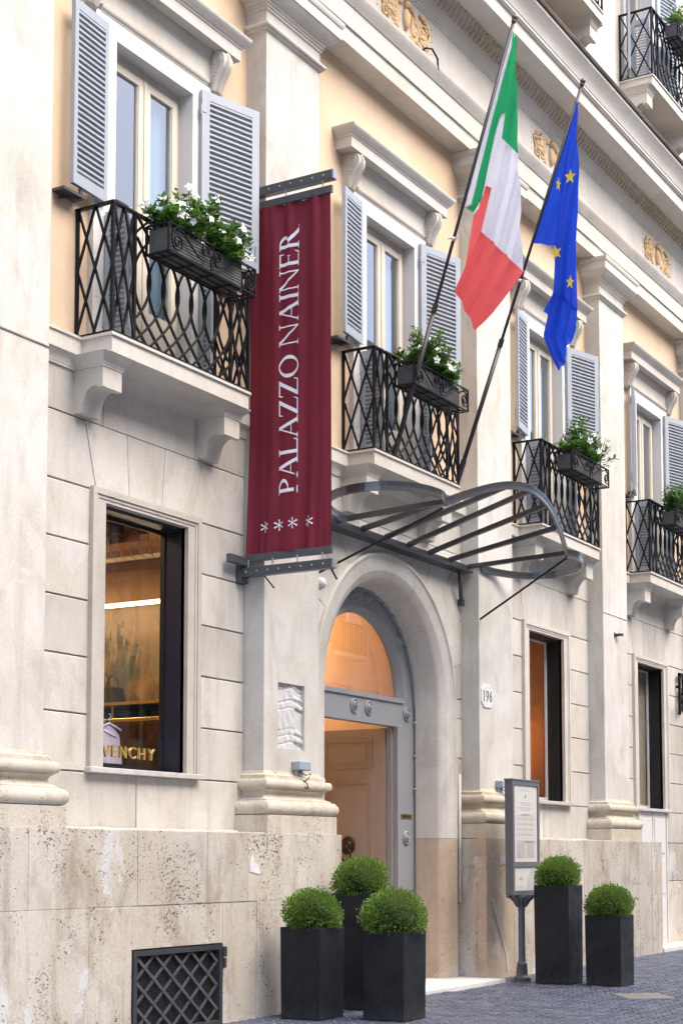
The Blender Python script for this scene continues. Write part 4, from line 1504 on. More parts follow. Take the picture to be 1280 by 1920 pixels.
# serif letters drawn as polygons: unit cap height
def glyphs():
    T, t_, S = .125, .045, .035
    G = {}
    def stem(x, wd=T, top=True, bot=True, e=.085):
        p = [[(x, 0), (x + wd, 0), (x + wd, 1), (x, 1)]]
        if bot: p.append([(x - e, 0), (x + wd + e, 0), (x + wd + e * .5, S), (x - e * .5, S)])
        if top: p.append([(x - e * .5, 1 - S), (x + wd + e * .5, 1 - S), (x + wd + e, 1), (x - e, 1)])
        return p
    def arc(cx, cy, rx, ry, th, a0, a1, n=14, thin=.3):
        ps = []
        for i in range(n):
            q0 = a0 + (a1 - a0) * i / n; q1 = a0 + (a1 - a0) * (i + 1) / n
            def w_(q): return th * (thin + (1 - thin) * abs(math.cos(q)))
            ps.append([(cx + rx * math.cos(q0), cy + ry * math.sin(q0)), (cx + rx * math.cos(q1), cy + ry * math.sin(q1)),
                       (cx + (rx - w_(q1)) * math.cos(q1), cy + (ry - w_(q1) * .9) * math.sin(q1)), (cx + (rx - w_(q0)) * math.cos(q0), cy + (ry - w_(q0) * .9) * math.sin(q0))])
        return ps
    def dg(x0, y0, x1, y1, wd):
        return [[(x0, y0), (x0 + wd, y0), (x1 + wd, y1), (x1, y1)]]
    G['P'] = (stem(.10) + arc(.26, .735, .33, .265, T, -PI / 2, PI / 2) + [[(.2, .955), (.28, .955), (.28, 1), (.2, 1)], [(.2, .47), (.28, .47), (.28, .51), (.2, .51)]], .58)
    G['R'] = (stem(.10) + arc(.26, .74, .31, .26, T, -PI / 2, PI / 2) + [[(.2, .955), (.28, .955), (.28, 1), (.2, 1)], [(.2, .48), (.28, .48), (.28, .52), (.2, .52)]] + [[(.30, .48), (.44, .50), (.80, 0), (.62, 0)], [(.62, 0), (.80, 0), (.90, .03), (.90, .0)]], .86)
    G['A'] = (dg(.06, 0, .37, 1, .05) + dg(.62, 0, .33, 1, .13) + [[(.2, .34), (.58, .34), (.57, .375), (.21, .375)], [(-.02, 0), (.22, 0), (.16, S), (.04, S)], [(.52, 0), (.84, 0), (.79, S), (.57, S)]], .80)
    G['L'] = (stem(.10) + [[(.2, 0), (.60, 0), (.60, .045), (.2, .045)], [(.55, 0), (.60, 0), (.64, .22), (.61, .22)]], .64)
    G['Z'] = ([[(.05, 0), (.64, 0), (.64, .045), (.05, .045)], [(.07, .955), (.64, .955), (.64, 1), (.07, 1)], [(.05, .02), (.20, .02), (.64, .98), (.49, .98)], [(.04, .80), (.07, .80), (.12, 1), (.07, 1)], [(.60, 0), (.64, 0), (.70, .22), (.67, .22)]], .70)
    G['O'] = (arc(.44, .5, .41, .515, .135, 0, 2 * PI, 30, .3), .88)
    G['N'] = (stem(.08, .05, True, True) + stem(.70, .05, True, False) + [[(.06, 1), (.18, 1), (.76, 0), (.70, 0)]], .86)
    G['I'] = (stem(.10), .34)
    G['E'] = (stem(.10) + [[(.2, 0), (.58, 0), (.58, .042), (.2, .042)], [(.2, .958), (.56, .958), (.56, 1), (.2, 1)], [(.2, .48), (.46, .48), (.46, .52), (.2, .52)], [(.53, 0), (.58, 0), (.64, .21), (.61, .21)], [(.52, 1), (.56, 1), (.59, .80), (.56, .80)], [(.44, .40), (.46, .40), (.48, .60), (.46, .60)]], .66)
    return G
GL = glyphs()
TXT = 'PALAZZO NAINER'
tw = sum((GL[ch][1] if ch != ' ' else .30) for ch in TXT)
z_start, z_end = 4.965, 7.615
cap = .222
zsc = (z_end - z_start) / tw
y_base = -.672
cur = 0
ii = 0
for ch in TXT:
    if ch == ' ':
        cur += .30; continue
    polys, adv = GL[ch]
    m = MB()
    for pg in polys:
        ii += 1
        # subdivide each piece so that it follows the folds
        pts = [((z_start + (cur + x) * zsc), y_base + cap * y) for x, y in pg]
        n = 4
        vs, fs = [], []
        for a in range(n + 1):
            for b in range(n + 1):
                u, v = a / n, b / n
                z = (pts[0][0] * (1 - u) + pts[1][0] * u) * (1 - v) + (pts[3][0] * (1 - u) + pts[2][0] * u) * v
                y = (pts[0][1] * (1 - u) + pts[1][1] * u) * (1 - v) + (pts[3][1] * (1 - u) + pts[2][1] * u) * v
                vs.append((fold(y, z) - .0035 - .00015 * (ii % 9), y, z))
        fs = [(a * (n + 1) + b, (a + 1) * (n + 1) + b, (a + 1) * (n + 1) + b + 1, a * (n + 1) + b + 1) for a in range(n) for b in range(n)]
        m.add(vs, fs)
    m.build('letter', LETW, BAN, smooth=True)
    cur += adv
for k in range(4):
    yc = -.285 - .168 * k
    zc = 4.682
    m = MB()
    for q in range(3):
        a = PI / 2 + PI * q / 3
        d = Vector((math.cos(a), math.sin(a))) * .054
        e = Vector((-math.sin(a), math.cos(a))) * .0065
        vs = []
        for u in (-1, -.5, 0, .5, 1):
            for s_ in (-1, 1):
                p = d * u + e * s_ * (1.25 if abs(u) == 1 else .7)
                vs.append((fold(yc + p.x, zc + p.y) - .0035 - .0003 * q, yc + p.x, zc + p.y))
        m.add(vs, [(2 * i, 2 * i + 1, 2 * i + 3, 2 * i + 2) for i in range(4)])
    m.build('star', LETW, BAN)
# brackets
def bracket(zc, label, low):
    K = thing('banner_bracket', label, 'bracket', (BXP, 0, zc), 'steel arms that stretch the banner')
    m = MB(); m.cbox(BXP - .04, BXP + .04, -1.07, 0.0 if low else -.0, zc - .045, zc + .045, .004)
    m.build('arm', BRK, K)
    m = MB(); m.box(BXP - .037, BXP + .037, -1.085, -1.0705, zc - .042, zc + .042); m.build('end_cap', STEEL if low else LAMPG, K)
    m = MB()
    sgn = 1 if low else -1
    for k in range(3 if not low else 4):
        y = -.12 - .84 * k / (2 if not low else 3)
        m.tube([(BXP - .03, y, zc + sgn * .035), (BXP - .025, y, zc + sgn * .115)], .008, 6)
    m.build('hook', STEEL, K)
    m = MB()
    for k in range(8):
        m.ball((BXP - .041, -.10 - .125 * k, zc), .009, 6, 4)
    m.build('bolt', STEEL, K)
    m = MB()
    m.box(BXP - .07, BXP + .07, -.05, 0, zc - .10, zc + .12)
    if low: m.cbox(BXP - .30, BXP - .0, -.10, -.045, zc + .06, zc + .145, .006)
    m.build('wall_plate', BRK, K)
    return K
bracket(8.03, 'upper grey steel arm from which the crimson banner hangs', False)
K = bracket(4.25, 'lower grey steel arm that stretches the foot of the banner', True)
m = MB(); m.tube([(BXP + .05, -.25, 4.22), (BXP + .14, -.31, 4.10)], .008, 5); m.build('clip', IRON, K)
m = MB(); m.tube([(BXP + .02, -1.02, 4.22), (BXP + .12, -1.03, 4.12)], .01, 5); m.build('clip', IRON, K)

# ---------------------------------------------------------------- flags and poles
plain_finial = plain('bronze_finial', (.12, .085, .05), .45, .5)
def pole(foot, tip, label):
    K = thing('flagpole', label, 'flagpole', foot, 'two leaning flagpoles on the balcony')
    f, t = Vector(foot), Vector(tip)
    m = MB(); m.tube([f, f.lerp(t, .34)], .026, 10); m.tube([f.lerp(t, .34), t], .018, 10); m.build('pole', POLE, K, smooth=True)
    d = (t - f).normalized()
    m = MB(); m.tube([f - d * .1, f + d * .16], .034, 10); m.build('socket', POLE, K)
    m = MB(); m.tube([f.lerp(t, .33), f.lerp(t, .35)], .032, 10); m.build('collar', POLE, K)
    m = MB(); m.ball(t + d * .035, .034, 10, 8); m.tube([t - d * .02, t + d * .012], .026, 8); m.build('finial', plain_finial, K, smooth=True)
    m = MB()
    q = f.lerp(t, .50)
    m.tube([q + Vector((-.01, -.05, .0)), q + Vector((-.02, .06, .01))], .007, 5); m.ball(q, (.03, .03, .03), 6, 4); m.build('cleat', STEEL, K)
    return K
P1 = ((15.12, -.40, 5.93), (15.12, -1.875, 10.48))
P2 = ((16.69, -.42, 6.03), (16.69, -2.02, 10.41))
pole(*P1, 'dark flagpole leaning from the balcony, carrying the green, white and red flag')
pole(*P2, 'dark flagpole leaning from the balcony, carrying the blue flag with yellow stars')

def along(pts, t):
    L = [0]
    for p, q in zip(pts, pts[1:]): L.append(L[-1] + math.hypot(q[0] - p[0], q[1] - p[1]))
    d = t * L[-1]
    for i in range(len(pts) - 1):
        if d <= L[i + 1] or i == len(pts) - 2:
            k = (d - L[i]) / max(L[i + 1] - L[i], 1e-6)
            return (pts[i][0] + (pts[i + 1][0] - pts[i][0]) * k, pts[i][1] + (pts[i + 1][1] - pts[i][1]) * k)
def loft(m, X, A, B, dep, amp, nu, nv, ph):
    """sheet of cloth hung between two edges (y,z), folded in depth"""
    vs = []
    for j in range(nv + 1):
        t = j / nv
        a, b = along(A, t), along(B, t)
        w_ = math.hypot(b[0] - a[0], b[1] - a[1])
        for i in range(nu + 1):
            u = i / nu
            d = u * w_
            x = X + dep[0] * (1 - u) + dep[1] * u
            x += amp * math.sin(d * 26 + ph + 1.6 * t) * min(1, t * 3 + .15) + .45 * amp * math.sin(d * 55 + 2 * ph + 2.5 * t)
            vs.append((x, a[0] + (b[0] - a[0]) * u, a[1] + (b[1] - a[1]) * u))
    m.add(vs, [(j * (nu + 1) + i, j * (nu + 1) + i + 1, (j + 1) * (nu + 1) + i + 1, (j + 1) * (nu + 1) + i) for j in range(nv) for i in range(nu)])
ITAL = [
  (WHT, [(-1.856, 10.377), (-1.661, 9.807), (-1.274, 8.547)], [(-1.887, 10.333), (-1.699, 9.767), (-1.345, 8.556)], (0.01, 0.01), 0, 4, 16),
  (GRN, [(-1.874, 10.324), (-1.608, 9.492), (-1.345, 8.544)], [(-1.893, 10.284), (-1.816, 9.529), (-1.696, 9.464), (-1.605, 9.164), (-1.448, 8.575)], (0.02, 0.05), 0.01, 10, 18),
  (GRN, [(-1.874, 10.312), (-1.791, 9.536), (-1.738, 9.181)], [(-1.899, 10.329), (-1.93, 9.62), (-1.942, 8.95)], (-0.03, -0.06), 0.018, 12, 16),
  (WHT, [(-1.652, 9.487), (-1.573, 9.112), (-1.481, 8.746)], [(-1.816, 9.541), (-1.775, 9.172), (-1.645, 8.621)], (0.05, 0.02), 0.012, 8, 14),
  (WHT, [(-1.586, 9.133), (-1.507, 8.859), (-1.435, 8.59), (-1.345, 8.466)], [(-1.592, 9.132), (-1.552, 8.938), (-1.506, 8.741), (-1.377, 8.465)], (0.05, 0.05), 0.004, 4, 12),
  (RED, [(-1.506, 8.747), (-1.428, 8.526), (-1.351, 8.447), (-1.264, 7.989), (-1.178, 7.601)], [(-1.639, 8.646), (-1.586, 8.427), (-1.514, 8.176), (-1.359, 7.881), (-1.184, 7.594)], (0.04, -0.02), 0.014, 10, 18),
  (WHT, [(-1.738, 9.192), (-1.613, 8.658), (-1.496, 8.197)], [(-1.942, 8.956), (-1.966, 8.317), (-1.978, 7.668)], (-0.05, -0.07), 0.03, 16, 18),
  (RED, [(-1.496, 8.209), (-1.379, 7.978), (-1.178, 7.601)], [(-1.978, 7.68), (-1.74, 7.427), (-1.417, 7.122)], (-0.05, -0.04), 0.04, 18, 18),
  (GRN, [(-1.262, 8.562), (-1.281, 8.534)], [(-1.441, 8.594), (-1.357, 8.475)], (0.07, 0.06), 0.004, 4, 4),
]
EURO = [
  (BLU, [(-1.967, 10.226), (-1.672, 9.451), (-1.36, 8.652)], [(-1.973, 10.199), (-1.846, 9.539), (-1.759, 8.921), (-1.714, 8.536)], (0, -0.02), 0.012, 14, 18),
  (BLU, [(-1.96, 10.227), (-1.819, 9.545), (-1.725, 8.928), (-1.681, 8.537), (-1.655, 8.003)], [(-1.986, 10.157), (-1.981, 9.317), (-1.964, 8.499), (-1.941, 7.737)], (-0.04, -0.06), 0.034, 34, 24),
  (BLU, [(-1.655, 8.028), (-1.516, 7.496), (-1.606, 7.266), (-1.709, 7.055)], [(-1.941, 7.749), (-1.905, 7.492), (-1.817, 7.269), (-1.736, 7.045)], (-0.03, -0.05), 0.045, 26, 18),
  (BLU, [(-1.655, 8.066), (-1.587, 7.939), (-1.506, 7.808)], [(-1.695, 8.014), (-1.665, 7.798), (-1.592, 7.736)], (0.02, 0.04), 0.012, 8, 8),
]
STARS = [((-1.908, 9.283), 0.09, 0.8, 0.1), ((-1.762, 9.226), 0.085, 0.35, 0.2), ((-1.726, 8.42), 0.09, 0.8, -0.2), ((-1.893, 8.04), 0.085, 0.6, 0.15)]

FX = 15.12
FI = thing('flag', 'green, white and red tricolour flag hanging in folds from a leaning pole', 'flag', (FX, -1.6, 8.8))
for nm, mat in (('green_stripe', GRN), ('white_stripe', WHT), ('red_stripe', RED)):
    m = MB()
    for k, (mt, A, B, dep, amp, nu, nv) in enumerate(ITAL):
        if mt is mat: loft(m, FX, A, B, dep, amp, nu, nv, k * 1.3)
    m.build(nm, mat, FI, smooth=True)
EX = 16.69
FE = thing('flag', 'blue flag with yellow stars hanging in narrow folds from a leaning pole', 'flag', (EX, -1.8, 8.6))
m = MB()
for k, (mt, A, B, dep, amp, nu, nv) in enumerate(EURO):
    loft(m, EX, A, B, dep, amp, nu, nv, k * 1.3)
m.build('field', BLU, FE, smooth=True)
for (c_, r_, sx, rot) in STARS:
    pg = []
    for k in range(10):
        a = PI / 2 + rot + PI * k / 5
        q = r_ * (1 if k % 2 == 0 else .42)
        pg.append((c_[0] + q * math.cos(a) * sx, c_[1] + q * math.sin(a)))
    MB().prism(pg, EX - .125, EX - .120, 'x').build('star', YEL, FE)

# ---------------------------------------------------------------- planters with box balls
def planter(x0, y0, h, label, g='black planters at the entrance', wd=.435):
    zg = gz(x0) + .012
    K = thing('planter', label, 'planter', (x0 + wd / 2, y0 + wd / 2, zg), g)
    x1, y1 = x0 + wd, y0 + wd
    z1 = zg + h
    t = .018
    bm = bmesh.new()
    m = MB()
    # tapered very slightly, open top with rim
    e = .006
    o0 = [(x0 + e, y0 + e), (x1 - e, y0 + e), (x1 - e, y1 - e), (x0 + e, y1 - e)]
    o1 = [(x0, y0), (x1, y0), (x1, y1), (x0, y1)]
    i1 = [(x0 + t, y0 + t), (x1 - t, y0 + t), (x1 - t, y1 - t), (x0 + t, y1 - t)]
    vs = [(*p, zg) for p in o0] + [(*p, z1) for p in o1] + [(*p, z1) for p in i1] + [(*p, z1 - .06) for p in i1]
    fs = [(3, 2, 1, 0)] + [(a + i, a + (i + 1) % 4, a + 4 + (i + 1) % 4, a + 4 + i) for a in (0, 4, 8) for i in range(4)] + [(12, 13, 14, 15)]
    m.add(vs, fs)
    body = m.build('body', POT, K)
    bv = body.modifiers.new('bevel', 'BEVEL'); bv.width = .006; bv.segments = 2; bv.limit_method = 'ANGLE'
    MB().box(x0 + t + .002, x1 - t - .002, y0 + t + .002, y1 - t - .002, z1 - .058, z1 - .035).build('soil', SOIL, K)
    m = MB()
    rr = random.Random(int(x0 * 100))
    for q in range(9):
        m.ball((rr.uniform(x0 + .05, x1 - .05), rr.uniform(y0 + .04, y0 + .12), z1 - .025), (.016, .014, .011), 6, 4)
    m.build('pebbles', PAPER, K, kind='stuff')
    return (x0 + wd / 2, y0 + wd / 2, z1)
def boxball(c, r_, seed, label, n=5200):
    rr = random.Random(seed)
    K = thing('boxwood_ball', label, 'shrub', c, 'clipped box balls in black planters')
    cx, cy, cz = c[0], c[1], c[2] + r_ * .42
    vs, fs = [], []
    for k in range(n):
        u = rr.uniform(-.62, 1)
        a = rr.uniform(0, 2 * PI)
        s_ = math.sqrt(1 - u * u)
        nrm = Vector((s_ * math.cos(a), s_ * math.sin(a), u))
        lump = 1 + .05 * math.sin(3 * a + 4 * u + seed) + .035 * math.sin(7 * u + 6 * a + 2 * seed) + .035 * math.sin(17 * a - 9 * u)
        if rr.random() < .03: lump *= rr.uniform(1.04, 1.13)
        if math.sin(9 * a + 5 * u + seed) * math.sin(8 * u - 3 * a + seed) > .62: lump *= .93
        rad_ = r_ * lump * rr.uniform(.80, 1.05)
        sq = .86
        p = Vector((cx, cy, cz)) + Vector((nrm.x * rad_, nrm.y * rad_, nrm.z * rad_ * sq))
        if p.z < c[2] - .02: continue
        d = (nrm + Vector((rr.uniform(-.7, .7), rr.uniform(-.7, .7), rr.uniform(-.3, .9)))).normalized()
        leaf_quad(vs, fs, p, d, Vector((rr.uniform(-1, 1), rr.uniform(-1, 1), rr.uniform(-1, 1))), rr.uniform(.016, .030), rr.uniform(.006, .0105))
    MB().add(vs, fs).build('foliage', BOX, K, smooth=False, kind='stuff')
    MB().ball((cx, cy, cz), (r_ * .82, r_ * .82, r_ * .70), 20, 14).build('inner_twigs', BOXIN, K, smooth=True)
    MB().tube([(cx, cy, c[2] - .06), (cx, cy, cz)], .02, 6).build('trunk', STEMM, K)
spec = [
    (12.485, -1.055, .835, .262, 'short black planter against the stone plinth, nearest the vent grille', 'clipped box ball in the planter nearest the vent grille'),
    (12.745, -1.78, .805, .29, 'short black planter standing closest to the street before the tall one', 'clipped box ball in the planter closest to the street before the doorway'),
    (13.50, -.99, 1.125, .265, 'tall black planter behind the two short ones beside the doorway', 'clipped box ball in the tall planter by the open door'),
    (17.30, -1.48, 1.14, .255, 'tall black planter beside the information sign', 'clipped box ball in the tall planter beside the information sign'),
    (17.33, -2.10, .80, .265, 'short black planter next to the tall one by the information sign', 'clipped box ball in the short planter on the sign side of the door'),
]
for k, (x, y, h, r_, la, lb) in enumerate(spec):
    t = planter(x, y, h, la)
    boxball(t, r_, 31 + k, lb)

# ---------------------------------------------------------------- information sign
SGX, SGY = 17.60, -.815
SG = thing('information_sign', 'grey information board with cream text panels on a cast-iron post', 'sign', (SGX, SGY, gz(17.5)))
zb, zt = 1.045, 2.40
hw = .39
m = MB()
m.box(SGX - hw, SGX + hw, SGY + .006, SGY + .09, zb, zt)
f_ = .05
zm0, zm1 = 1.375, 1.435
for (xa, xb, za, zc) in ((SGX - hw, SGX - hw + f_, zb, zt), (SGX + hw - f_, SGX + hw, zb, zt), (SGX - hw + f_, SGX + hw - f_, zt - .05, zt), (SGX - hw + f_, SGX + hw - f_, zb, zb + .05), (SGX - hw + f_, SGX + hw - f_, zm0, zm1)):
    m.box(xa, xb, SGY - .012, SGY + .006, za, zc)
m.cbox(SGX - hw - .012, SGX + hw + .012, SGY - .02, SGY + .10, zt, zt + .02, .004)
SIGNG = plain('sign_grey_paint', (.115, .12, .135), .45, var=.06)
m.build('case', SIGNG, SG)
CREAM = plain('sign_cream_panel', (.60, .575, .53), .35, var=.02, spec=.6)
m = MB(); m.box(SGX - hw + f_, SGX + hw - f_, SGY + .001, SGY + .0055, zm1, zt - .05); m.box(SGX - hw + f_, SGX + hw - f_, SGY + .001, SGY + .0055, zb + .05, zm0); m.build('text_panel', CREAM, SG)
PRINT = plain('sign_print', (.16, .15, .15), .6)
PRL = plain('sign_print_pale', (.40, .385, .36), .6)
m = MB(); ml = MB()
yp = SGY + .0002
def pr_(mm, xa, xb, za, zc): mm.box(SGX + xa, SGX + xb, yp - .0006, yp, za, zc)
pr_(m, -.013, .013, 2.195, 2.24)
pr_(ml, -.15, .15, 2.285, 2.292)
for z, a in ((2.135, .17), (2.11, .12), (2.075, .22), (2.05, .15)): pr_(ml, -a, a, z, z + .008)
pr_(m, -.26, .26, 1.985, 1.988); pr_(m, -.12, .14, 1.995, 2.003)
for r_ in range(4):
    for q in range(15):
        xa = -.25 + q * .0345
        pr_(ml, xa, xa + .014, 1.93 - r_ * .062, 1.955 - r_ * .062)
for r_ in range(5): pr_(ml, -.26, .26, 1.965 - r_ * .062, 1.968 - r_ * .062)
for k in range(24):
    z = 1.685 - k * .009
    pr_(ml, -.26 if k < 3 else .0 if k < 0 else -.26, .26 if k < 3 else -.02, z, z + .003)
    pr_(ml, .02, .26 - .02 * (k % 3), z, z + .003)
pr_(ml, -.24, -.06, 1.13, 1.133); pr_(ml, -.20, -.10, 1.22, 1.25)
m.build('print', PRINT, SG); ml.build('faint_print', PRL, SG)
m = MB()
MAPC = plain('sign_map_grey', (.47, .46, .45), .6, var=.15, sc_=40)
mp = MB(); mp.prism([(SGX + .02, 1.11), (SGX + .22, 1.10), (SGX + .28, 1.2), (SGX + .27, 1.34), (SGX + .16, 1.35), (SGX + .06, 1.27)], yp - .0006, yp)
mp.build('map_print', MAPC, SG)
px_, py_ = 17.56, -.77
zg = gz(17.5)
m = MB()
m.lathe([(.105, zg), (.105, zg + .05), (.085, zg + .065), (.07, zg + .08), (.062, zg + .20), (.066, zg + .215), (.05, zg + .23), (.044, zg + .26), (.04, .86), (.05, .87), (.042, .885), (.05, .90), (.10, .98), (.16, 1.02), (.16, 1.045)], (px_, py_, 0), 14)
m.build('post', IRONG if False else SIGNG, SG, auto=40)
m = MB()
for k in range(12):
    a = 2 * PI * k / 12
    m.tube([(px_ + .05 * math.cos(a), py_ + .05 * math.sin(a), .90), (px_ + .10 * math.cos(a), py_ + .10 * math.sin(a), .975), (px_ + .165 * math.cos(a), py_ + .165 * math.sin(a), 1.03)], .012, 5)
    m.ball((px_ + .165 * math.cos(a), py_ + .165 * math.sin(a), 1.02), .018, 6, 4)
m.build('leaf_capital', SIGNG, SG, smooth=True)

# ---------------------------------------------------------------- small fixtures
# house number 196
HN = thing('number_plate', 'white octagonal marble plate carved with 196', 'house number', (17.77, PF, 3.47))
m = MB()
c_, z_, a_, h_ = 17.77, 3.475, .172, .145
m.prism([(c_ - a_ * .55, z_ - h_), (c_ + a_ * .55, z_ - h_), (c_ + a_, z_ - h_ * .55), (c_ + a_, z_ + h_ * .55), (c_ + a_ * .55, z_ + h_), (c_ - a_ * .55, z_ + h_), (c_ - a_, z_ + h_ * .55), (c_ - a_, z_ - h_ * .55)], PF - .012, PF + .001, 'y', .004)
m.build('plate', stone('number_marble', (.62, .61, .60), (.66, .65, .65), (.5, .48, .46), streak=.2, grain=.03), HN)
def arcp(cx, cy, rx, ry, th, a0, a1, n=14, thin=.35):
    ps = []
    for i in range(n):
        q0 = a0 + (a1 - a0) * i / n; q1 = a0 + (a1 - a0) * (i + 1) / n
        w_ = lambda q: th * (thin + (1 - thin) * abs(math.cos(q)))
        ps.append([(cx + rx * math.cos(q0), cy + ry * math.sin(q0)), (cx + rx * math.cos(q1), cy + ry * math.sin(q1)), (cx + (rx - w_(q1)) * math.cos(q1), cy + (ry - w_(q1)) * math.sin(q1)), (cx + (rx - w_(q0)) * math.cos(q0), cy + (ry - w_(q0)) * math.sin(q0))])
    return ps
D1 = [[(.30, 0), (.62, 0), (.58, .06), (.34, .06)], [(.38, .05), (.56, .05), (.56, 1), (.38, .96)], [(.22, .84), (.38, .92), (.38, .97), (.24, .88)]]
D9 = arcp(.45, .68, .33, .32, .16, 0, 2 * PI, 20) + [[(.60, .66), (.78, .70), (.66, .30), (.52, .34)], [(.52, .34), (.66, .30), (.36, 0), (.28, .05)], [(.2, .10), (.32, .14), (.36, 0), (.28, .0)]]
D6 = [[(1 - x_, 1 - y_) for x_, y_ in pg] for pg in D9]
D6 = [[(x_ - .1, y_) for x_, y_ in pg] for pg in D6]
ii = 0
for k, dgt in enumerate((D1, D9, D6)):
    m = MB()
    for pg in dgt:
        ii += 1
        m.prism([(c_ - .155 + k * .098 + x_ * .105, z_ - .068 + y_ * .135) for x_, y_ in pg], PF - .0140 - .0002 * (ii % 7), PF - .0115)
    m.build('digit', IRON, HN)

def wall_lamp(x, z, label):
    K = thing('spotlight', label, 'spotlight', (x, PF, z), 'grey uplights on the pilaster bases')
    m = MB(); m.cbox(x - .11, x + .10, PF - .10, PF, z + .03, z + .12, .008); m.build('housing', LAMPG, K)
    m = MB(); m.cbox(x - .08, x - .0, PF - .05, PF, z - .04, z + .03, .005); m.build('bracket', STEEL, K)
    m = MB()
    pts = [(x - .03, PF - .05, z + .02), (x + .0, PF - .10, z - .02), (x + .045, PF - .13, z + .0), (x + .03, PF - .11, z - .05), (x - .03, PF - .09, z - .09), (x - .02, PF - .1, z - .14), (x + .03, PF - .11, z - .15), (x + .02, PF - .10, z - .10), (x - .03, PF - .08, z - .07)]
    m.tube(pts, .006, 5); m.build('cable', IRON, K, smooth=True)
wall_lamp(13.39, 2.32, 'grey spotlight with loose cable on the pilaster under the relief fragment')
wall_lamp(18.10, 2.32, 'grey spotlight on the pilaster beside the top of the information sign')
m = MB(); m.ball((14.12, -.06, 4.36), (.06, .06, .065), 12, 8); m.box(14.07, 14.17, -.04, 0.005, 4.30, 4.42)
tag(m.build('security_camera', plainwhite, None, auto=40), 'small white dome camera on the wall beside the arch', 'camera')
m = MB(); m.flat([(22.18, PF, 4.76), (22.2, PF - .05, 4.77), (22.3, PF - .07, 4.78)], .02, .02, (0, 1, 0)); m.box(22.14, 22.2, PF - .01, PF + .002, 4.73, 4.8)
tag(m.build('wall_hook', IRONG, None), 'small rusty iron stub on the far pilaster', 'hook')
# lamp bracket at the far right
LB = thing('wall_lantern', 'black iron wall lantern bracket cut by the photo edge', 'lantern', (25.75, 0, 4.1))
m = MB()
m.box(25.56, 25.60, -.08, -.04, 3.85, 4.55); m.box(25.56, 25.95, -.08, -.04, 4.5, 4.55); m.box(25.72, 25.75, -.08, -.05, 3.9, 4.5)
m.tube(spiral(25.66, 4.2, .10, .02, 1.5, -.06, 0, 1), .014, 5); m.tube(spiral(25.68, 4.0, .08, .02, 1.5, -.06, 0, -1), .012, 5)
m.box(25.56, 25.6, -.06, .0, 4.3, 4.34)
m.build('scroll_bracket', IRON, LB)
m = MB(); m.tube([(25.57, -.08, 4.08), (25.45, -.16, 4.06)], .016, 6); m.ball((25.42, -.18, 4.06), (.07, .06, .055), 10, 8); m.build('spot', IRON, LB)
# torn paper on the plinth
m = MB(); m.prism([(12.32, 1.36), (12.50, 1.33), (12.46, 1.42), (12.40, 1.45), (12.37, 1.53), (12.33, 1.47)], PLN - .006, PLN - .004)
tag(m.build('paper_scrap', PAPER, None), 'torn white paper scrap stuck on the stone plinth', 'paper')

# vent grille ------------------------------------------------------
LATT = plain('worn_grey_iron', (.10, .10, .11), .5, .2, var=.25)
VG = thing('vent_grille', 'dark iron basement grille with diamond lattice and fine mesh in the plinth', 'grille', (11.24, PLN, .36))
x0, x1, z0, z1 = 10.60, 11.885, .0, .712
m = MB()
for (a, b, c_, d_) in ((x0, x0 + .045, z0, z1), (x1 - .045, x1, z0, z1), (x0 + .045, x1 - .045, z1 - .045, z1), (x0 + .045, x1 - .045, z0, z0 + .04)):
    m.box(a, b, PLN - .012, PLN + .05, c_, d_)
m.build('frame', IRONG, VG)
MB().box(x0, x1, PLN + .09, PLN + .13, z0, z1).build('backing', BLACKL, VG)
m = MB()
px0 = x0 + .045; px1 = x1 - .045; pz0 = z0 + .04; pz1 = z1 - .045
n = 46
for k in range(n + 1):
    x = px0 + (px1 - px0) * k / n; m.box(x - .0022, x + .0022, PLN + .030, PLN + .033, pz0, pz1)
n = 30
for k in range(n + 1):
    z = pz0 + (pz1 - pz0) * k / n; m.box(px0, px1, PLN + .0335, PLN + .0365, z - .0022, z + .0022)
m.build('wire_mesh', IRONG, VG, kind='stuff')
H_ = pz1 - pz0
sp = .262
k = -4
while k < 9:
    for sg in (1, -1):
        pa = px0 + k * sp
        seg = [(pa + (H_ * 1.25) * (t if sg > 0 else 1 - t), pz0 + H_ * t) for t in [i / 40 for i in range(41)]]
        seg = [p for p in seg if px0 <= p[0] <= px1]
        if len(seg) > 1:
            MB().flat([(seg[0][0], PLN + .012 + .003 * sg, seg[0][1]), (seg[-1][0], PLN + .012 + .003 * sg, seg[-1][1])], .003, .014, (0, 1, 0)).build('lattice_bar', LATT, VG)
    k += 1
m = MB(); m.box(x1 - .01, x1 + .04, PLN - .03, PLN, .60, .69); m.box(x1 + .0, x1 + .035, PLN - .03, PLN, .50, .59); m.build('hinge', IRONG, VG)

# manhole cover in the paving
m = MB()
mc = Vector((16.35, -2.72))
q = [(mc + cu * a * .34 + cv * b * .26) for a, b in ((-1, -1), (1, -1), (1, 1), (-1, 1))]
m.prism([(p.x, p.y) for p in q], gz(16.4) + .0, gz(16.4) + .012, 'z')
mh = m.build('manhole_cover', plain('worn_manhole', (.19, .175, .16), .6, .2, var=.3, sc_=30, bump=.4), None)
tag(mh, 'flat brown-grey manhole cover set in the dark paving', 'manhole cover')

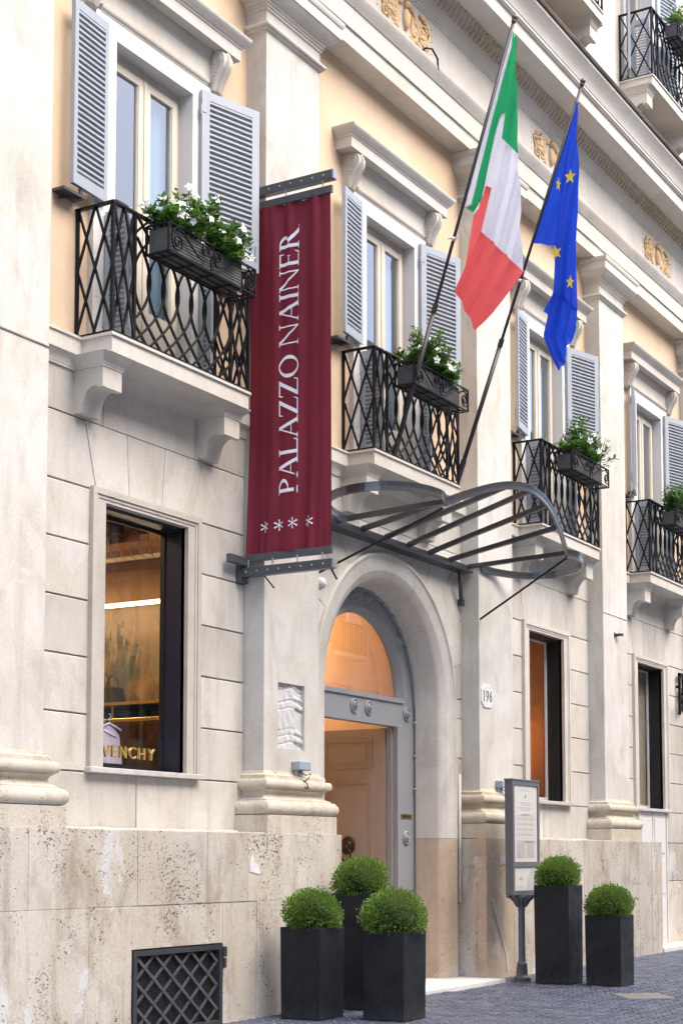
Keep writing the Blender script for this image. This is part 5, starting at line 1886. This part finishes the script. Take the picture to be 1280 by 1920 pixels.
# basement door under the far window
BD = thing('basement_door', 'white panelled door below the farthest street window', 'door', (BC[4], 0, .1))
xa, xb = BC[4] - .62, BC[4] + .62
m = MB(); m.box(xa, xb, -.012, .012, .09, 2.2); m.build('door_panel', plainwhite, BD)
m = MB(); m.box(xa - .04, xa, -.03, .012, .09, 2.2); m.box(xb, xb + .04, -.03, .012, .09, 2.2); m.box((xa + xb) / 2 - .012, (xa + xb) / 2 + .012, -.022, -.012, .09, 2.2); m.build('frame', plainwhite, BD)
m = MB()
for (a, b) in ((xa + .07, (xa + xb) / 2 - .07), ((xa + xb) / 2 + .07, xb - .07)):
    for (c_, d_) in ((.2, .8), (.9, 1.45), (1.55, 2.1)):
        m.cbox(a, b, -.026, -.011, c_, d_, .008)
m.build('raised_panel', plainwhite, BD)

# ---------------------------------------------------------------- shop interior behind the first window
def mural():
    t = NT('mottled_mural')
    p = t.P((1, 1, .55))
    a = t.ramp(t.noise(p, 2.2, 7, .7, 1.2), .40, .60)
    c = t.mix(a, (.36, .24, .11), (.085, .10, .07))
    z = t.n('ShaderNodeSeparateXYZ'); t.l(t.pos, z.inputs[0])
    edge = t.ramp(t.noise(t.P((1, 1.6, .4)), 2.6, 6, .65, .8), .35, .65, -.45, .45)
    hi2 = t.ramp(t.mul(z.outputs[2], edge, 'ADD'), 3.50, 3.56)
    c = t.mix(hi2, c, (.33, .24, .14))
    b = t.ramp(t.noise(t.P((1, 1, .3)), 4.5, 7, .75, 1.5), .50, .70)
    c = t.mix(t.mul(b, .75), c, (.12, .06, .025))
    g_ = t.ramp(t.noise(t.P((1, 1, .5)), 3.1, 5, .6, .6), .55, .68)
    c = t.mix(t.mul(g_, .6), c, (.05, .10, .09))
    t.col(c)
    t.b.inputs['Roughness'].default_value = .6
    return t.m
SR = MB()
a, b, c_, d_, e, f = 9.75, 13.02, .30, 5.2, 1.9, 5.4
SR.add([(a, c_, e), (b, c_, e), (b, d_, e), (a, d_, e), (a, c_, f), (b, c_, f), (b, d_, f), (a, d_, f)], [(0, 1, 2, 3), (4, 7, 6, 5), (2, 3, 7, 6), (3, 0, 4, 7)])
sr = SR.build('shop_room', plain('shop_brown', (.30, .18, .10), .8, var=.1, sc_=2), None); sr['kind'] = 'structure'
mw = MB().box(12.97, 13.02, .341, 5.2, 1.9, 4.42).build('mural_wall', mural(), None); mw['kind'] = 'structure'
m = MB(); m.box(12.69, 12.965, .345, 5.0, 4.08, 4.40); m.build('shop_bulkhead', plain('bulkhead_tan', (.46, .30, .17), .8), None)['kind'] = 'structure'
m = MB(); m.box(12.70, 12.74, .36, 4.9, 4.045, 4.075)
tag(m.build('strip_light', emit('warm_led', (1, .80, .55), 5), None), 'glowing linear strip light high on the shop wall', 'light')
for k, (y, z, r_) in enumerate(((1.0, 4.62, .16), (1.35, 5.02, .17))):
    m = MB()
    pts = [(12.6 - .2 * k, .4 + (3.6) * i / 30, z) for i in range(31)]
    for i in range(30):
        m.lathe([(r_, 0), (r_ + .008, .01), (r_ + .008, .02), (r_, .03), (r_, .12)], (12.55 - 1.0 * k, .4 + .12 * i, z), 14, 'y')
    tag(m.build('ventilation_duct', SILVER, None), ('lower' if k == 0 else 'upper') + ' ribbed silver ventilation duct under the shop ceiling', 'duct', 'ducts in the shop')
m = MB(); m.box(12.28, 12.34, 1.15, 1.55, 4.70, 4.83)
for q in range(8): m.box(12.272, 12.28, 1.17 + .046 * q, 1.19 + .046 * q, 4.71, 4.82)
tag(m.build('air_vent', BLACKL, None), 'black slotted air vent on the shop duct', 'vent')
m = MB(); m.box(11.0, 12.97, 2.2, 2.5, 4.85, 5.35); m.box(10.0, 12.97, 3.3, 3.6, 4.75, 5.35)
m.build('ceiling_beam', plain('rust_beam', (.20, .09, .06), .8), None)['kind'] = 'structure'
m = MB()
for zz in (3.03, 2.86):
    m.box(12.55, 12.97, .45, 4.4, zz - .012, zz + .012); m.box(12.545, 12.555, .45, 4.4, zz - .016, zz + .016)
for y in (.62, 1.43, 2.6, 4.2): m.box(12.55, 12.565, y, y + .015, 1.9, 3.04)
tag(m.build('display_shelf', GOLD, None), 'brass two-tier display shelf along the shop wall', 'shelf')
rr = random.Random(2)
for k, (y0_, y1_, cc) in enumerate(((.55, .80, (.42, .03, .03)), (.84, 1.02, (.02, .02, .02)), (1.05, 1.60, (.02, .06, .055)), (1.66, 1.95, (.40, .04, .05)), (2.0, 2.5, (.35, .1, .08)))):
    m = MB()
    for q in range(3): m.cbox(12.62, 12.93, y0_ + .005 * q, y1_ - .008 * q, 2.875 + .035 * q, 2.907 + .035 * q, .008)
    tag(m.build('folded_garment', cloth('garment_%d' % k, cc, .9, 0), None), '%s folded garments on the lower brass shelf' % ('small red', 'black', 'dark green', 'crimson', 'pale red')[k], 'garment', 'folded garments on the shelf')
m = MB()
m.prism([(1.50, 3.045), (1.84, 3.045), (1.80, 3.22), (1.55, 3.22)], 12.68, 12.86, 'x')
hb = m.build('handbag', plain('green_leather', (.045, .055, .035), .5), None)
tag(hb, 'dark green handbag with two handles on the upper brass shelf', 'handbag')
m = MB()
for xx in (12.70, 12.84): m.tube([(xx, 1.67 + .075 * math.cos(PI * i / 14), 3.22 + .14 * math.sin(PI * i / 14)) for i in range(15)], .008, 6)
m.build('handle', plain('brown_handle', (.08, .045, .02), .5), hb)
for k, (x_, y_, z0_, cc, lb) in enumerate(((11.47, .60, 2.70, (.60, .58, .80), 'pale lilac shirt'), (11.54, .68, 2.735, (.03, .06, .04), 'dark green coat'), (11.30, .52, 2.62, (.60, .54, .68), 'pale mauve shirt'), (11.93, .90, 2.46, (.05, .035, .025), 'dark brown coat'))):
    m = MB()
    outline = [(-.05, 0), (-.12, -.025), (-.20, -.075), (-.26, -.22), (-.29, -.50), (.29, -.50), (.26, -.22), (.20, -.075), (.12, -.025), (.05, 0)]
    nseg = 26
    vs, fs = [], []
    for i in range(nseg + 1):
        u = -1 + 2 * i / nseg
        for j in range(9):
            t = j / 8
            hw_ = .19 + .10 * t
            drop = .085 * abs(u) ** 1.4
            vs.append((x_ + hw_ * u, y_ + .018 * math.sin(u * 14 + k) * t + .03 * u * u, z0_ - drop - (.52 - drop) * t))
    fs = [(i * 9 + j, (i + 1) * 9 + j, (i + 1) * 9 + j + 1, i * 9 + j + 1) for i in range(nseg) for j in range(8)]
    m.add(vs, fs)
    m.tube([(x_ - .17, y_, z0_ - .035), (x_, y_, z0_ + .02), (x_ + .17, y_, z0_ - .035)], .012, 5)
    m.tube([(x_, y_, z0_ + .02), (x_, y_, z0_ + .06), (x_ + .025, y_, z0_ + .085), (x_, y_, z0_ + .11)], .004, 5)
    tag(m.build('hanging_garment', cloth('hung_%d' % k, cc, .9, 0), None, smooth=True), lb + ' on a hanger behind the gold letters', 'garment', 'garments on the rail')
m = MB(); m.tube([(12.25, .45, 2.835), (12.25, 4.0, 2.835)], .012, 8)
tag(m.build('clothes_rail', GOLD, None), 'brass clothes rail behind the shop window', 'rail')
for k, (x, y) in enumerate(((11.2, 1.3), (12.2, 2.4), (10.6, 3.0), (11.6, 4.0))):
    m = MB(); m.lathe([(.07, 0), (.07, .02)], (x, y, 4.78 if k % 2 else 5.0), 12); tag(m.build('downlight', emit('spot_glow%d' % k, (1, .66, .34), 120), None), 'small glowing ceiling spot in the shop, %s' % ('nearest the glass', 'under the silver duct', 'deep in the room', 'by the back wall')[k], 'light', 'shop ceiling spots')
# gold letters on the glass: VENCHY
def block(ch):
    T = .115
    if ch == 'V': return [[(0, 1), (T, 1), (.46, 0), (.34, 0)], [(.34, 0), (.46, 0), (.80, 1), (.80 - T, 1)]], .86
    if ch == 'E': return [[(0, 0), (T, 0), (T, 1), (0, 1)], [(T, 0), (.56, 0), (.56, .15), (T, .15)], [(T, .85), (.56, .85), (.56, 1), (T, 1)], [(T, .43), (.5, .43), (.5, .57), (T, .57)]], .70
    if ch == 'N': return [[(0, 0), (T, 0), (T, 1), (0, 1)], [(.6, 0), (.6 + T, 0), (.6 + T, 1), (.6, 1)], [(T, 1), (T, .75), (.6, 0), (.6, .25)]], .90
    if ch == 'C': return arcp(.47, .5, .47, .5, T, .75, 2 * PI - .75, 18, 1.0), .92
    if ch == 'H': return [[(0, 0), (T, 0), (T, 1), (0, 1)], [(.58, 0), (.58 + T, 0), (.58 + T, 1), (.58, 1)], [(T, .43), (.58, .43), (.58, .57), (T, .57)]], .88
    if ch == 'Y': return [[(0, 1), (T * 1.1, 1), (.46, .45), (.32, .45)], [(.32, .45), (.46, .45), (.78, 1), (.78 - T * 1.1, 1)], [(.31, 0), (.47, 0), (.47, .45), (.31, .45)]], .8
LT = thing('window_lettering', 'gold raised letters VENCHY low on the shop window glass', 'lettering', (11.2, .24, 2.4))
xc = 10.925
s_ = .132
ii = 0
for ch in 'VENCHY':
    pg, adv = block(ch)
    m = MB()
    for p in pg:
        ii += 1
        m.prism([(xc + x_ * s_, 2.375 + y_ * .105) for x_, y_ in p], .226 - .0003 * (ii % 5), .246)
    m.build('letter', GOLD, LT)
    xc += (adv + .13) * s_

# rooms behind the other two street windows
for b in (3, 4):
    c = BC[b]
    m = MB()
    q0, q1 = c - .75, c + .75 + (1.6 if b == 3 else .1)
    m.add([(q0, .30, 2.0), (q1, .30, 2.0), (q1, 2.6, 2.0), (q0, 2.6, 2.0), (q0, .30, 4.7), (q1, .30, 4.7), (q1, 2.6, 4.7), (q0, 2.6, 4.7)], [(0, 1, 2, 3), (4, 7, 6, 5), (1, 2, 6, 5), (2, 3, 7, 6), (3, 0, 4, 7)])
    r_ = m.build('lit_room' if b == 3 else 'plain_room', ROOMW if b == 3 else plain('grey_room_curtain', (.20, .165, .13), .9), None)
    r_['kind'] = 'structure'
c = BC[3]
TL = thing('table_lamp', 'small table lamp with glowing orange shade inside the window beyond the sign', 'lamp', (c + .42, .95, 2.75))
m = MB(); m.lathe([(.16, 0), (.09, .28)], (c + .50, .95, 3.02), 16); m.build('lamp_shade', emit('shade_glow', (1, .36, .10), 5.0), TL, smooth=True)
m = MB(); m.lathe([(.09, 2.6), (.09, 2.63), (.02, 2.66), (.03, 2.8), (.015, 2.9), (.015, 3.05)], (c + .50, .95, 0), 12); m.build('lamp_base', BRASS, TL, smooth=True)
m = MB(); m.box(c + .25, c + .85, .7, 1.2, 2.52, 2.6); m.box(c + .3, c + .34, .75, .79, 2.0, 2.52); m.box(c + .76, c + .8, 1.1, 1.14, 2.0, 2.52)
tag(m.build('side_table', plain('dark_wood', (.08, .035, .02), .5), None), 'dark side table under the glowing lamp', 'table')
m = MB(); m.lathe([(.16, 0), (.16, .03)], (c + .9, 1.3, 4.62), 16)
tag(m.build('ceiling_light', emit('ceiling_glow', (1, .62, .30), 11), None), 'glowing ceiling light in the room beyond the sign', 'light')
m = MB(); m.box(c + .95, c + 1.10, .345, 2.6, 2.0, 4.7)
m.build('room_curtain', plain('brown_curtain', (.42, .28, .18), .9), None)['kind'] = 'structure'

m = MB(); m.box(BC[4] - .57, BC[4] + .575, .285, .29, 2.32, 4.5)
m.build('window_blind', plain('brown_blind', (.34, .28, .225), .9), None)['kind'] = 'structure'
# ---------------------------------------------------------------- the other side of the street (seen only in the panes)
OB = thing('opposite_building', 'cream house front across the street, mirrored in the window panes', 'building', (16, -17, 0))
m = MB()
m.box(-10, 60, -17.8, -17.0, -.1, 18.5)
m.build('wall', stone('opposite_plaster', (.60, .50, .38), (.64, .56, .45), (.5, .40, .29), streak=.2), OB)
for fl in range(5):
    for k in range(18):
        x = -6 + 3.6 * k
        z = 1.0 + 3.6 * fl
        m = MB()
        m.box(x - .75, x - .55, -17.0, -16.9, z - .1, z + 2.45); m.box(x + .55, x + .75, -17.0, -16.9, z - .1, z + 2.45); m.box(x - .55, x + .55, -17.0, -16.9, z + 2.2, z + 2.45); m.box(x - .9, x + .9, -17.0, -16.8, z + 2.5, z + 2.65)
        m.build('window', WHITE_R, OB)
        m = MB(); m.box(x - .55, x + .55, -17.0, -16.97, z, z + 2.2); m.build('pane', BLACKL, OB)
        for s_ in (-1, 1):
            a, e = sorted((x + s_ * .78, x + s_ * 1.36)); m = MB(); m.box(a, e, -17.0, -16.9, z, z + 2.2); m.build('shutter', SHUT, OB)
        if fl in (1, 2, 3):
            m = MB(); m.box(x - 1.1, x + 1.1, -17.0, -16.4, z - .25, z - .1); m.build('balcony_slab', TRIM, OB)
            m = MB(); m.box(x - 1.1, x + 1.1, -16.44, -16.41, z + .85, z + .9)
            for q in range(19): m.box(x - 1.1 + .1205 * q, x - 1.075 + .1205 * q, -16.44, -16.41, z - .1, z + .85)
            m.build('balcony_rail', IRON, OB, kind='stuff')
for z in (4.2, 11.4, 18.5):
    m = MB(); m.box(-10, 60, -17.0, -16.55, z - .25, z); m.build('cornice', TRIM, OB)
